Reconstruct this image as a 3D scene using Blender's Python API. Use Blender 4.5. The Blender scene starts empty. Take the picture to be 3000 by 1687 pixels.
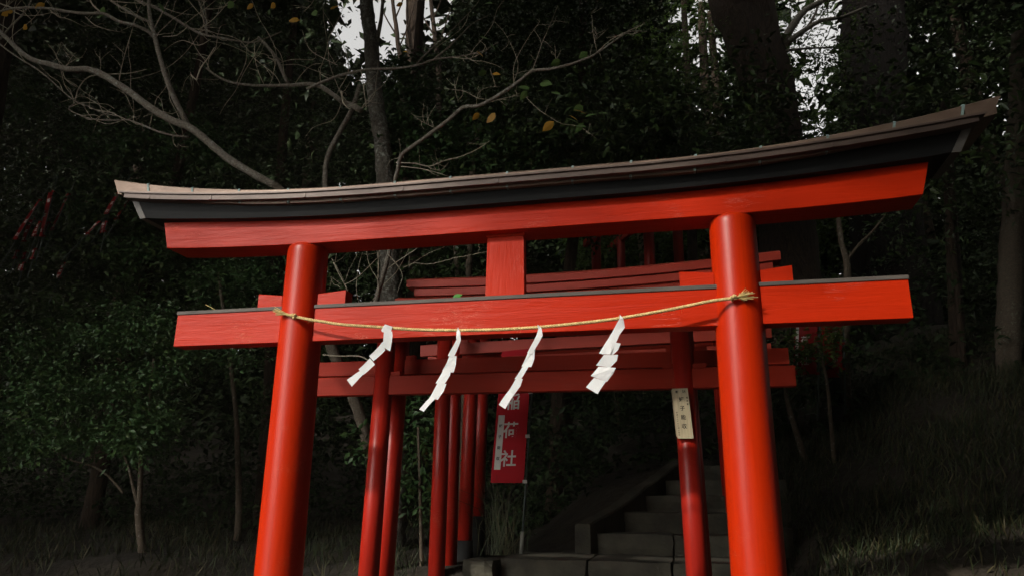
import bpy, bmesh, math, random
import numpy as np
from mathutils import Vector, Matrix

rng = np.random.default_rng(7)
random.seed(7)
SC = bpy.context.scene
COL = SC.collection

# ------------------------------------------------------------------ camera
CAM_F, CAM_C = 2166.3047, np.array([0.9152, -3.844, 1.6])
YAW, PITCH, ROLL = 0.2254, 0.2811, 0.0117
_cy, _sy, _cp, _sp = math.cos(YAW), math.sin(YAW), math.cos(PITCH), math.sin(PITCH)
_fw = np.array([-_sy * _cp, _cy * _cp, _sp]); _r0 = np.array([_cy, _sy, 0.0]); _u0 = np.cross(_r0, _fw)
_c, _s = math.cos(ROLL), math.sin(ROLL)
_rt = _c * _r0 + _s * _u0; _up = -_s * _r0 + _c * _u0
cd = bpy.data.cameras.new('camera'); cam = bpy.data.objects.new('camera', cd); COL.objects.link(cam)
cd.sensor_fit = 'HORIZONTAL'; cd.sensor_width = 36.0; cd.lens = CAM_F / 3000 * 36
cd.clip_start = 0.05; cd.clip_end = 1000
M = Matrix.Identity(4)
for i in range(3):
    M[i][0] = _rt[i]; M[i][1] = _up[i]; M[i][2] = -_fw[i]; M[i][3] = CAM_C[i]
cam.matrix_world = M
SC.camera = cam

# ------------------------------------------------------------------ sky, sun, exposure
SUN_EL, SUN_AZ = math.radians(31), math.radians(35)     # the sun stands behind the viewer, to the left
SUN_DIR = Vector((-math.sin(SUN_AZ) * math.cos(SUN_EL), -math.cos(SUN_AZ) * math.cos(SUN_EL), math.sin(SUN_EL)))
w = bpy.data.worlds.new('World'); SC.world = w; w.use_nodes = True
nt = w.node_tree; nt.nodes.clear()
sky = nt.nodes.new('ShaderNodeTexSky'); sky.sky_type = 'NISHITA'; sky.sun_disc = False
sky.sun_elevation = SUN_EL; sky.sun_rotation = math.atan2(SUN_DIR.x, SUN_DIR.y)
sky.dust_density = 3.0; sky.air_density = 1.0
hs = nt.nodes.new('ShaderNodeHueSaturation'); hs.inputs['Saturation'].default_value = 0.05; hs.inputs['Value'].default_value = 1.3   # thin white overcast
bg = nt.nodes.new('ShaderNodeBackground'); bg.inputs['Strength'].default_value = 0.15
wo = nt.nodes.new('ShaderNodeOutputWorld')
nt.links.new(sky.outputs[0], hs.inputs['Color']); tn = nt.nodes.new('ShaderNodeMix'); tn.data_type = 'RGBA'; tn.blend_type = 'MULTIPLY'; tn.inputs[0].default_value = 1; tn.inputs[7].default_value = (1, .985, .95, 1)
nt.links.new(hs.outputs[0], tn.inputs[6]); nt.links.new(tn.outputs[2], bg.inputs['Color'])
nt.links.new(bg.outputs[0], wo.inputs['Surface'])
sd = bpy.data.lights.new('sun', 'SUN'); sd.energy = 2.3; sd.angle = math.radians(1.6); sd.color = (1.0, 0.94, 0.84)
sun = bpy.data.objects.new('sun', sd); COL.objects.link(sun)
sun.rotation_euler = SUN_DIR.to_track_quat('Z', 'Y').to_euler()
SC.view_settings.view_transform = 'Standard'; SC.view_settings.look = 'None'
SC.view_settings.exposure = 0.5; SC.view_settings.gamma = 1.0; SC.view_settings.use_curve_mapping = False

# ------------------------------------------------------------------ helpers
def ray(px, py): return (px - 1500) / CAM_F * _rt + (843.5 - py) / CAM_F * _up + _fw
def at(px, py, y):                                   # point of the sight line that lies at depth y
    d = ray(px, py); return CAM_C + d * ((y - CAM_C[1]) / d[1])
def proj(P):                                         # points -> photograph pixels
    d = np.asarray(P) - CAM_C; k = CAM_F / np.maximum(d @ _fw, 1e-3)
    return 1500 + (d @ _rt) * k, 843.5 - (d @ _up) * k
def sstep(a, b, x): t = np.clip((np.asarray(x, float) - a) / (b - a), 0, 1); return t * t * (3 - 2 * t)

def tag(o, label=None, cat=None, group=None, kind=None):
    if label: o['label'] = label
    if cat: o['category'] = cat
    if group: o['group'] = group
    if kind: o['kind'] = kind
    return o
def thing(name, loc, label, cat, group=None):
    o = bpy.data.objects.new(name, None); COL.objects.link(o); o.location = loc; o.empty_display_size = 0.1
    return tag(o, label, cat, group)
def mesh_obj(name, V, F, mat, parent=None, smooth=False, loc=None, mats=None, mi=None):
    """V in world coordinates; stored relative to the thing it belongs to (or to loc)"""
    V = np.asarray(V, float).reshape(-1, 3)
    base = np.zeros(3)
    p = parent
    while p is not None: base = base + np.array(p.location); p = p.parent
    if loc is not None: base = base + np.array(loc)
    me = bpy.data.meshes.new(name)
    if isinstance(F, np.ndarray):
        n, k = F.shape
        me.vertices.add(len(V)); me.vertices.foreach_set('co', (V - base).astype(np.float32).ravel())
        me.loops.add(n * k); me.loops.foreach_set('vertex_index', F.astype(np.int32).ravel())
        me.polygons.add(n); me.polygons.foreach_set('loop_start', np.arange(0, n * k, k, dtype=np.int32))
        me.update(calc_edges=True)
    else:
        me.from_pydata((V - base).tolist(), [], F)
    for m in (mats or [mat]): me.materials.append(m)
    if mi is not None: me.polygons.foreach_set('material_index', np.asarray(mi, dtype=np.int32))
    if smooth: me.polygons.foreach_set('use_smooth', np.ones(len(me.polygons), dtype=bool))
    me.update()
    o = bpy.data.objects.new(name, me); COL.objects.link(o)
    if parent is not None: o.parent = parent
    if loc is not None: o.location = loc
    return o
class MB:
    def __init__(s): s.v = []; s.f = []; s.n = 0
    def add(s, V, F):
        V = np.asarray(V, float).reshape(-1, 3); s.v.append(V); s.f += [tuple(i + s.n for i in f) for f in F]; s.n += len(V)
        return s
    def build(s, name, mat, parent=None, smooth=False, loc=None): return mesh_obj(name, np.vstack(s.v), s.f, mat, parent, smooth, loc)

def box(x0, x1, y0, y1, z0, z1, ch=0.004):
    """box with chamfered long edges (runs along its longest horizontal side)"""
    if (x1 - x0) >= (y1 - y0): return sweep([x0, x1], lambda x: ((y0, z0), (y1, z1)), ch)
    V, F = sweep([y0, y1], lambda y: ((x0, z0), (x1, z1)), ch)
    V = V[:, [1, 0, 2]]; return V, [tuple(reversed(f)) for f in F]
def ring(a, b, c, d, ch):
    return [(a + ch, b), (c - ch, b), (c, b + ch), (c, d - ch), (c - ch, d), (a + ch, d), (a, d - ch), (a, b + ch)]
def sweep(xs, fn, ch=0.004):
    """beam along x: fn(x) -> ((y0,z0),(y1,z1)); chamfered edges and slightly eased ends"""
    V = []; F = []; k = 8
    for x in xs:
        (a, b), (c, d) = fn(x)
        V += [(x, p, q) for p, q in ring(a, b, c, d, min(ch, (c - a) * .3, (d - b) * .3))]
    n = len(xs)
    for i in range(n - 1):
        for j in range(k):
            F.append((i * k + j, i * k + (j + 1) % k, (i + 1) * k + (j + 1) % k, (i + 1) * k + j))
    F.append(tuple(reversed(range(k)))); F.append(tuple((n - 1) * k + j for j in range(k)))
    return np.array(V), [tuple(reversed(f)) for f in F]
def loft(rings, cap=True):
    k = len(rings[0]); V = np.array([p for r in rings for p in r]); F = []
    for i in range(len(rings) - 1):
        for j in range(k): F.append((i * k + j, i * k + (j + 1) % k, (i + 1) * k + (j + 1) % k, (i + 1) * k + j))
    if cap: F.append(tuple(reversed(range(k)))); F.append(tuple((len(rings) - 1) * k + j for j in range(k)))
    return V, F
def cyl(cx0, cy0, z0, r0, cx1, cy1, z1, r1, seg=24, prof=None):
    rs = []
    prof = prof or [(0, 1), (1, 1)]
    for t, s in prof:
        cx = cx0 + (cx1 - cx0) * t; cy = cy0 + (cy1 - cy0) * t; z = z0 + (z1 - z0) * t; r = (r0 + (r1 - r0) * t) * s
        rs.append([(cx + r * math.cos(2 * math.pi * j / seg), cy + r * math.sin(2 * math.pi * j / seg), z) for j in range(seg)])
    return loft(rs)
def resample(P, R, step):
    P = np.asarray(P, float); R = np.asarray(R, float)
    out = []; ro = []
    n = len(P)
    for i in range(n - 1):
        p0, p1, p2, p3 = P[max(i - 1, 0)], P[i], P[i + 1], P[min(i + 2, n - 1)]
        m = max(2, int(np.linalg.norm(p2 - p1) / step))
        for t in np.arange(m) / m:
            out.append(.5 * (2 * p1 + (p2 - p0) * t + (2 * p0 - 5 * p1 + 4 * p2 - p3) * t * t + (3 * p1 - p0 - 3 * p2 + p3) * t ** 3)); ro.append(R[i] * (1 - t) + R[i + 1] * t)
    out.append(P[-1]); ro.append(R[-1])
    return np.array(out), np.array(ro)
def tube(P, R, seg=8, wob=0.0):
    P = np.asarray(P, float); n = len(P)
    T = np.gradient(P, axis=0); T /= np.linalg.norm(T, axis=1)[:, None] + 1e-12
    a = np.array([0, 0, 1.0]) if abs(T[0][2]) < .9 else np.array([1.0, 0, 0])
    rings = []
    for i in range(n):
        b = np.cross(T[i], a); b /= np.linalg.norm(b) + 1e-12; c = np.cross(b, T[i]); a = c
        ang = np.arange(seg) * 2 * np.pi / seg
        r = R[i] * (1 + (wob * rng.standard_normal(seg) if wob else 0))
        rings.append(P[i] + np.outer(np.cos(ang) * r, b) + np.outer(np.sin(ang) * r, c))
    return loft(rings)

# ------------------------------------------------------------------ materials
def mat(name):
    m = bpy.data.materials.new(name); m.use_nodes = True
    N = m.node_tree.nodes; L = m.node_tree.links
    return m, N, L, N['Principled BSDF']
def nd(N, t, **kw):
    n = N.new(t)
    for k, v in kw.items():
        if k in n.inputs: n.inputs[k].default_value = v
        else: setattr(n, k, v)
    return n
def coords(N, L, scale=(1, 1, 1)):
    tc = N.new('ShaderNodeTexCoord'); mp = nd(N, 'ShaderNodeMapping', Scale=scale); L.new(tc.outputs['Object'], mp.inputs['Vector'])
    return mp.outputs[0]
def ramp(N, L, src, stops, interp='LINEAR'):
    r = N.new('ShaderNodeValToRGB'); e = r.color_ramp; e.interpolation = interp
    while len(e.elements) < len(stops): e.elements.new(0.5)
    for el, (p, c) in zip(e.elements, stops):
        el.position = p; el.color = (*c, 1) if len(c) == 3 else c
    L.new(src, r.inputs[0]); return r.outputs[0]
def noise(N, L, vec, scale, detail=4, rough=.55, dist=0.0):
    n = nd(N, 'ShaderNodeTexNoise', Scale=scale, Detail=detail, Roughness=rough, Distortion=dist); L.new(vec, n.inputs['Vector']); return n.outputs['Fac']
def mix(N, L, fac, a, b, mode='MIX'):
    m = nd(N, 'ShaderNodeMix', data_type='RGBA', blend_type=mode)
    for s, v in ((m.inputs[0], fac), (m.inputs[6], a), (m.inputs[7], b)):
        if isinstance(v, (int, float)): s.default_value = v
        elif isinstance(v, tuple): s.default_value = (*v, 1)
        else: L.new(v, s)
    return m.outputs[2]
def bump(N, L, B, h, strength, dist=0.01, prev=None):
    b = nd(N, 'ShaderNodeBump', Strength=strength, Distance=dist); L.new(h, b.inputs['Height'])
    if prev is not None: L.new(prev, b.inputs['Normal'])
    L.new(b.outputs[0], B.inputs['Normal']); return b.outputs[0]
BW = lambda v: (v, v, v)

def red_wood(name, base, dark, crack, axis='x', grain=1.0, rough=.42, spec=.13):
    m, N, L, B = mat(name)
    st = {'x': (1.1, 14, 14), 'z': (14, 14, 1.1)}[axis]
    v = coords(N, L, st)
    g = noise(N, L, v, 2.2, 6, .62, .9)
    v2 = coords(N, L, {'x': (.55, 5, 5), 'z': (5, 5, .55)}[axis])
    fine = noise(N, L, coords(N, L, {'x': (4, 90, 90), 'z': (90, 90, 4)}[axis]), 3, 4, .6)
    big = noise(N, L, v2, 1.5, 3, .5, .4)
    c = ramp(N, L, big, [(.3, dark), (.62, base)])
    # hairline cracks of the paint: narrow contour of a stretched noise
    cr = noise(N, L, coords(N, L, {'x': (1.6, 13, 13), 'z': (13, 13, 1.6)}[axis]), 2.6, 5, .6, 1.4)
    line = ramp(N, L, cr, [(.0, BW(0)), (.483, BW(0)), (.5, BW(1)), (.517, BW(0)), (1, BW(0))])
    gate = ramp(N, L, noise(N, L, coords(N, L), 3.1, 2), [(.55, BW(0)), (.68, BW(1))])
    ln = mix(N, L, 1.0, line, gate, 'MULTIPLY')
    f2 = nd(N, 'ShaderNodeMath', operation='MULTIPLY'); L.new(ln, f2.inputs[0]); f2.inputs[1].default_value = .65 * grain
    c2 = mix(N, L, f2.outputs[0], c, crack)
    fade = ramp(N, L, noise(N, L, coords(N, L, (1, 1, 1)), 1.3, 3), [(.45, BW(0)), (.75, BW(.28))])
    c3 = mix(N, L, fade, c2, tuple(x * 1.14 + .004 for x in base[:2]) + (base[2],))
    L.new(c3, B.inputs['Base Color'])
    vor = nd(N, 'ShaderNodeTexVoronoi', Scale=1.0); L.new(coords(N, L, {'x': (2.4, 9, 9), 'z': (9, 9, 2.4)}[axis]), vor.inputs['Vector'])
    kn = nd(N, 'ShaderNodeMath', operation='SINE'); k1 = nd(N, 'ShaderNodeMath', operation='MULTIPLY'); L.new(vor.outputs['Distance'], k1.inputs[0]); k1.inputs[1].default_value = 34
    L.new(k1.outputs[0], kn.inputs[0])
    km = ramp(N, L, vor.outputs['Distance'], [(.1, BW(.6)), (.3, BW(0))])
    kk = mix(N, L, 1.0, kn.outputs[0], km, 'MULTIPLY')
    n1 = bump(N, L, B, g, .32 * grain, .012)
    n2 = bump(N, L, B, fine, .06 * grain, .004, n1)
    n3 = bump(N, L, B, kk, .12 * grain, .006, n2)
    bump(N, L, B, ln, .3 * grain, .004, n3)
    B.inputs['Roughness'].default_value = rough; B.inputs['Specular IOR Level'].default_value = spec
    return m
RED = (.48, .021, .002); RDK = (.40, .016, .002)
m_red = red_wood('vermilion_beam_paint', RED, RDK, (.78, .30, .22), 'x', 1.0, .40)
m_redz = red_wood('vermilion_strut_paint', RED, RDK, (.72, .22, .15), 'z', .55, .40)
def pillar_mat(name, a, b, rough):
    m, N, L, B = mat(name)
    g = noise(N, L, coords(N, L, (9, 9, .5)), 1.2, 5, .65)
    c = ramp(N, L, g, [(.3, tuple(x * .85 for x in b)), (.5, b), (.68, a)])
    sc_ = ramp(N, L, noise(N, L, coords(N, L, (5, 5, 16)), 3, 5, .65, 1.2), [(0, BW(0)), (.49, BW(0)), (.5, BW(1)), (.51, BW(0)), (1, BW(0))])
    gt = ramp(N, L, noise(N, L, coords(N, L), 6, 2), [(.6, BW(0)), (.68, BW(.7))])
    dr = ramp(N, L, noise(N, L, coords(N, L, (30, 30, .8)), 1.6, 4, .6), [(.56, BW(0)), (.72, BW(.35))])
    c = mix(N, L, dr, c, tuple(x * .62 for x in b))
    L.new(mix(N, L, mix(N, L, 1.0, sc_, gt, 'MULTIPLY'), c, (.62, .16, .09)), B.inputs['Base Color'])
    h = noise(N, L, coords(N, L, (7, 7, .7)), 1.5, 3)
    bump(N, L, B, h, .18, .01)
    L.new(ramp(N, L, noise(N, L, coords(N, L, (3, 3, .8)), 2, 4), [(.3, BW(rough - .03)), (.7, BW(rough + .10))]), B.inputs['Roughness'])
    B.inputs['Specular IOR Level'].default_value = .3
    return m
m_pil = pillar_mat('vermilion_pillar_paint', (.54, .026, .001), (.47, .020, .001), .32)
m_pil2 = pillar_mat('faded_red_pillar_paint', (.42, .018, .007), (.33, .014, .007), .36)
m_red2 = red_wood('faded_red_beam_paint', (.42, .030, .012), (.32, .023, .010), (.52, .18, .12), 'x', .45, .55, .15)
m_red3 = red_wood('sky_lit_red_beam_paint', (.48, .050, .026), (.36, .036, .020), (.55, .22, .16), 'x', .45, .5, .3)  # paler, pinker copy of the faded red, with skylight put into the colour
def simple(name, col, rough=.6, var=.25, scale=6, bs=.2, bscale=30, metallic=0.0, st=(1, 1, 1), spec=.5, bd=.01):
    m, N, L, B = mat(name)
    f = noise(N, L, coords(N, L, st), scale, 5)
    L.new(ramp(N, L, f, [(.3, tuple(x * (1 - var) for x in col)), (.7, tuple(min(1, x * (1 + var)) for x in col))]), B.inputs['Base Color'])
    if bs: bump(N, L, B, noise(N, L, coords(N, L, st), bscale, 5), bs, bd)
    B.inputs['Roughness'].default_value = rough; B.inputs['Metallic'].default_value = metallic; B.inputs['Specular IOR Level'].default_value = spec
    return m
m_black = simple('black_lintel_paint', (.008, .0085, .0085), .55, .25, 2, .12, 12, st=(.5, 4, 4), spec=.12)
m_grey = simple('grey_sheet_metal', (.105, .09, .078), .6, .25, 5, .05, 20, 0, (1, 6, 6), .2)
m_plate = simple('end_plate_metal', (.11, .10, .088), .5, .2, 9, .05, 20, .2)
def copper():
    m, N, L, B = mat('weathered_copper')
    f = noise(N, L, coords(N, L, (1.2, 3, 3)), 3, 6, .6, .6)
    c = ramp(N, L, f, [(.28, (.115, .075, .052)), (.5, (.18, .12, .086)), (.72, (.25, .175, .13))])
    v = ramp(N, L, noise(N, L, coords(N, L, (5, 5, 9)), 4, 6, .7), [(.62, BW(0)), (.76, BW(.55))])
    L.new(mix(N, L, v, c, (.26, .34, .31)), B.inputs['Base Color'])
    L.new(ramp(N, L, f, [(.3, BW(.38)), (.7, BW(.55))]), B.inputs['Roughness'])
    B.inputs['Metallic'].default_value = .35
    bump(N, L, B, noise(N, L, coords(N, L, (1, 2, 2)), 6, 3), .25, .02)
    return m
m_copper = copper()
m_verd = simple('verdigris', (.22, .31, .29), .6, .3, 30, .2, 60)
m_eave = simple('brown_copper_eave', (.10, .070, .056), .45, .22, 5, .15, 8, .3, (1, 5, 5))
m_rope = simple('straw_rope', (.64, .47, .21), .75, .35, 60, .4, 300, spec=.2, bd=.002)
m_straw = simple('dry_straw', (.58, .45, .19), .7, .3, 60, 0, spec=.2)
def paper():
    m, N, L, B = mat('white_washi_paper')
    B.inputs['Base Color'].default_value = (.90, .90, .90, 1); B.inputs['Roughness'].default_value = .85; B.inputs['Specular IOR Level'].default_value = .2
    bump(N, L, B, noise(N, L, coords(N, L), 45, 3), .15, .004)
    tr = nd(N, 'ShaderNodeBsdfTranslucent', Color=(.8, .8, .78, 1)); ms = nd(N, 'ShaderNodeMixShader'); ms.inputs[0].default_value = .25
    L.new(B.outputs[0], ms.inputs[1]); L.new(tr.outputs[0], ms.inputs[2]); L.new(ms.outputs[0], N['Material Output'].inputs['Surface'])
    return m
m_paper = paper()
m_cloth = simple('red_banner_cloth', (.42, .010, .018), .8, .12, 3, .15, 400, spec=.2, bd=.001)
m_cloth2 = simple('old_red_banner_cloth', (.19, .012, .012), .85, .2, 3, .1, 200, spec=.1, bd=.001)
m_white = simple('white_print', (.62, .60, .55), .8, .1, 8, 0, spec=.2)
m_ink = simple('black_ink', (.02, .018, .016), .7, .1, 8, 0, spec=.2)
m_board = simple('pale_wooden_board', (.46, .38, .24), .6, .18, 6, .15, 25, st=(20, 20, 1.5), bd=.003)
m_pole = simple('green_banner_pole', (.03, .045, .04), .4, .1, 5, 0)
m_pvc = simple('grey_pipe', (.30, .31, .27), .6, .15, 9, 0)
m_collar = simple('black_pillar_collar', (.015, .015, .015), .75, .2, 5, .1, 30, spec=.2)
def bark(name, a, b, lich=0.0, lcol=(.45, .47, .42), st=(6, 6, 2), bs=.8, bd=.02):
    m, N, L, B = mat(name)
    f = noise(N, L, coords(N, L, st), 4, 7, .65, .5)
    c = ramp(N, L, f, [(.3, b), (.7, a)])
    if lich:
        l1 = ramp(N, L, noise(N, L, coords(N, L), 26, 5, .7), [(.60 - lich * .12, BW(0)), (.64, BW(.8))])
        l2 = ramp(N, L, noise(N, L, coords(N, L), 3.5, 3), [(.4, BW(.15)), (.62, BW(1))])
        c = mix(N, L, mix(N, L, 1.0, l1, l2, 'MULTIPLY'), c, lcol)
    L.new(c, B.inputs['Base Color']); B.inputs['Roughness'].default_value = .85; B.inputs['Specular IOR Level'].default_value = .25
    bump(N, L, B, f, bs, bd); return m
m_cherry = bark('cherry_bark', (.33, .29, .23), (.075, .06, .046), .8, (.42, .43, .38), (14, 14, 14), .5, .01)
m_mossy = bark('mossy_cherry_bark', (.13, .10, .07), (.05, .04, .03), .4, (.2, .22, .16), (14, 14, 14), .6, .012)
m_twig = bark('twig_bark', (.52, .46, .35), (.28, .24, .17), 0, st=(20, 20, 20), bs=.3, bd=.004)
m_lichen = bark('lichen_bark', (.17, .15, .12), (.055, .047, .036), 1.0, (.52, .54, .47), (9, 9, 5), .9, .03)
m_dark = bark('dark_bark', (.075, .048, .031), (.020, .014, .010), 0, st=(9, 9, 1.6), bs=1.0, bd=.06)
m_black_bark = bark('black_bark', (.026, .019, .014), (.009, .007, .006), 0, st=(9, 9, 1.6), bs=1.0, bd=.06)
m_sap = bark('sapling_bark', (.13, .10, .07), (.06, .045, .03), .3, (.3, .29, .25), (9, 9, 3), .5, .01)
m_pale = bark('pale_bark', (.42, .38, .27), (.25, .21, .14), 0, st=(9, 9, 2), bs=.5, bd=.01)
def leaf_mat(name, cols, rough=.38, spec=.5, trans=0.0):
    m, N, L, B = mat(name)
    g = N.new('ShaderNodeNewGeometry')
    c = ramp(N, L, g.outputs['Random Per Island'], [(i / max(1, len(cols) - 1), k) for i, k in enumerate(cols)])
    L.new(c, B.inputs['Base Color']); B.inputs['Roughness'].default_value = rough; B.inputs['Specular IOR Level'].default_value = spec
    if trans:
        tr = N.new('ShaderNodeBsdfTranslucent'); L.new(c, tr.inputs['Color']); ms = nd(N, 'ShaderNodeMixShader'); ms.inputs[0].default_value = trans
        L.new(B.outputs[0], ms.inputs[1]); L.new(tr.outputs[0], ms.inputs[2]); L.new(ms.outputs[0], N['Material Output'].inputs['Surface'])
    return m
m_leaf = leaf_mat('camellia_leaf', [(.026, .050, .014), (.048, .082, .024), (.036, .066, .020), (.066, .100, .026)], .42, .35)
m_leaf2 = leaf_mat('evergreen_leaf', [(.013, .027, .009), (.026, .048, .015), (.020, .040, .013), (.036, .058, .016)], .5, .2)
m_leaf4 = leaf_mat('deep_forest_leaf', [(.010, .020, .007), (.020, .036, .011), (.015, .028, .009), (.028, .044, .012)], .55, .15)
m_leaf3 = leaf_mat('sunlit_leaf', [(.07, .13, .025), (.11, .18, .035), (.06, .11, .03)], .45, .4, .4)  # brighter green, sunlight on the foliage put into the colour
m_leafc = leaf_mat('lit_camellia_leaf', [(.032, .078, .026), (.060, .118, .040), (.044, .096, .030), (.084, .135, .038)], .42, .3)  # lighter copy of the camellia green, light on the sprays put into the colour
m_leafg = leaf_mat('green_cherry_leaf', [(.10, .19, .05), (.13, .22, .06)], .5, .4, .3)
m_leafy = leaf_mat('yellow_cherry_leaf', [(.55, .33, .04), (.50, .24, .03)], .5, .4, .3)
m_grass = leaf_mat('grass_blade', [(.018, .028, .008), (.028, .036, .012), (.07, .058, .026), (.017, .030, .009), (.022, .032, .011)], .6, .3)
m_stone = simple('dark_step_stone', (.048, .043, .029), .85, .45, 5, .6, 22, bd=.02)  # stone colour kept near black to stand for the shade on the stairs
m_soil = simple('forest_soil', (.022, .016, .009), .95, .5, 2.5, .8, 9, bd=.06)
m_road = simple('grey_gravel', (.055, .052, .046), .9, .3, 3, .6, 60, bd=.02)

# ------------------------------------------------------------------ the ground
def gz(x, y):
    x = np.asarray(x, float); y = np.asarray(y, float)
    base = .22 * sstep(-1.6, .3, y)
    left = base + .80 * sstep(.5, 2.8, y) + .07 * np.clip(y - 2.8, 0, 6) + .27 * np.clip(y - 9.5, 0, 40)
    mid = base + .78 * sstep(.4, 2.0, y) + .36 * np.clip(y - 2.3, 0, 6.5) + .27 * np.clip(y - 9.5, 0, 40) - .10
    right = mid + .30 * np.clip(x - 1.7, 0, 3.2) * sstep(-.2, 2.5, y) + .2 * sstep(1.4, 1.9, x) * sstep(0, 1.5, y)
    a = sstep(-1.1, .3, x); b = sstep(1.3, 2.0, x)
    z = left * (1 - a) + mid * a; z = z * (1 - b) + right * b
    return z + .03 * np.sin(x * 2.1 + y * 1.3) * sstep(.8, 3, y) + .02 * np.sin(x * 5.3 - y * 4.1) * sstep(.8, 3, y)
u = np.linspace(-1, 1, 161); gx = 8 * u + 150 * u ** 5; v = np.linspace(-1, 1, 161); gy = 2 + 8 * v + 150 * v ** 5
X, Y = np.meshgrid(gx, gy); Z = gz(X, Y)
V = np.stack([X, Y, Z], -1).reshape(-1, 3); n = 161
I = (np.arange(n - 1)[:, None] * n + np.arange(n - 1)[None]).ravel()
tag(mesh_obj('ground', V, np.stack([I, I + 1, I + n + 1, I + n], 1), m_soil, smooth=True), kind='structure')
mesh_road = [( -60, -40, .016), (60, -40, .016), (60, -1.7, .016), (-60, -1.7, .016)]
tag(mesh_obj('gravel_forecourt', mesh_road, [(0, 1, 2, 3)], m_road), kind='structure')

# ------------------------------------------------------------------ big front torii
SEG = [-2.1846, -2.0, -1.8, -1.6, -1.4, -1.2, -1, -.7, -.35, 0, .35, .7, 1, 1.2, 1.4, 1.6, 1.8, 2.0, 2.1846]
G = thing('torii_gate', (0, 0, float(gz(0, 0))), 'large vermilion torii gate with copper-roofed black lintel, rope strung between its pillars', 'torii gate')
zb = float(gz(0, 0)) - .1
for s in (-1, 1):
    pr = [((z - zb) / (3.056 - zb), q) for z, q in ((zb, 1), (.9, 1), (1.8, 1), (2.6, 1), (3.0, 1), (3.02, .997), (3.031, .985), (3.042, .965), (3.050, .93), (3.054, .88), (3.056, .8))]
    V, F = cyl(s * 1.229, 0, zb, .130, s * 1.229, 0, 3.056, .119, 64, pr)
    mesh_obj('pillar', V, F, m_pil, G, True)
    V, F = cyl(s * 1.229, 0, zb, .150, s * 1.229, 0, zb + .42, .147, 40); mesh_obj('pillar_collar', V, F, m_collar, G, True)
mesh_obj('tie_beam', *box(-2.026, 2.026, -.054, .054, 2.469, 2.664, .003), m_red, G)
mesh_obj('tie_beam_cap', *box(-2.029, 2.029, -.061, .061, 2.662, 2.6835, .002), m_grey, G)
for s in (-1, 1):                                     # wedges driven in on both sides of each pillar
    for a, b, ta, tb in ((1.345, 1.500, 2.752, 2.769), (.942, 1.115, 2.766, 2.752)):
        x0, x1, z0, z1 = (a, b, ta, tb) if s > 0 else (-b, -a, tb, ta)
        V, F = sweep([x0, x1], lambda x: ((-.046, 2.684), (.046, z0 + (z1 - z0) * (x - x0) / (x1 - x0))), .003)
        mesh_obj('wedge', V, F, m_red, G)
rg = [[(-h, -.033, z), (h, -.033, z), (h, .033, z), (-h, .033, z)] for h, z in ((.110, 2.684), (.104, 3.055))]
mesh_obj('centre_strut', *loft(rg), m_redz, G)
mesh_obj('strut_tenon', *box(-.112, .112, -.040, .040, 3.030, 3.052, .002), m_redz, G)
sz = lambda x: 3.046 + .033 * (max(0, abs(x) - .95) / 1.2) ** 2
kz = lambda x: 3.186 + .083 * (max(0, abs(x) - .55) / 1.77) ** 1.9
ez = lambda x: 3.268 + .110 * (max(0, abs(x) - .6) / 1.79) ** 2.0
rz = lambda x: 3.348 + .182 * (max(0, abs(x) - .75) / 1.76) ** 2.2
def slant(V, xe0, xe1, z0, z1):                       # slant the end cuts: the ends reach farther out at the top
    V = np.array(V)
    m = abs(V[:, 0]) > xe1 - 1e-6
    t = (V[m, 2] - z0) / (z1 - z0); V[m, 0] = np.sign(V[m, 0]) * (xe0 + (xe1 - xe0) * t); return V
V, F = sweep(SEG, lambda x: ((-.098, sz(x)), (.098, sz(x) + .172)), .003)
mesh_obj('lower_lintel', slant(V, 2.135, 2.1846, 3.079, 3.26), F, m_red, G)
KS = [x * 2.37 / 2.1846 for x in SEG]
rings = []
for x in KS:
    s = math.copysign(1, x); e = abs(x) > 2.36
    b = kz(x); t = ez(x) + .012
    xb = s * 2.31 if e else x; xt = s * 2.368 if e else x
    rings.append([(xb, -.155, b), (xt, -.176, t), (xt, .176, t), (xb, .155, b)])
V, F = loft(rings); UL = mesh_obj('upper_lintel', V, F, m_black, G)
for s in (-1, 1):                                     # metal strips that cover the lintel's end edges
    b, t = kz(2.31), ez(2.36) + .004
    P = [(s * 2.272, -.1585, b - .003), (s * 2.313, -.1585, b - .003), (s * 2.370, -.1795, t), (s * 2.329, -.1795, t)]
    Q = [(s * 2.272, .1585, b - .003), (s * 2.313, .1585, b - .003), (s * 2.370, .1795, t), (s * 2.329, .1795, t)]
    Vp = P + Q
    Fp = [(0, 1, 2, 3), (7, 6, 5, 4), (1, 5, 6, 2), (0, 4, 5, 1), (3, 2, 6, 7), (4, 0, 3, 7)]
    mesh_obj('end_plate', Vp, Fp, m_plate, UL)
ES = sorted([x * 2.42 / 2.1846 for x in SEG])
rings = []
for x in ES:                                          # eave: fascia with a thin projecting lip
    s = math.copysign(1, x); e = abs(x) > 2.41; b = ez(x); t = b + .040
    xb = s * 2.385 if e else x
    rings.append([(xb, -.238, b), (xb, -.240, t - .012), (x, -.251, t - .009), (x, -.251, t), (x, .251, t), (x, .251, t - .009), (xb, .240, t - .012), (xb, .238, b)])
EB = mesh_obj('eave_board', *loft(rings), m_eave, G)
for x in (-2.2, -1.77, -1.15, -.55, .0, .62, 1.2, 1.72, 2.1):
    V, F = sweep([x - .004, x + .004], lambda q: ((-.2425, ez(x) + .001), (.2425, ez(x) + .027)), .0005); mesh_obj('eave_seam', V, F, m_eave, EB)
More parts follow.
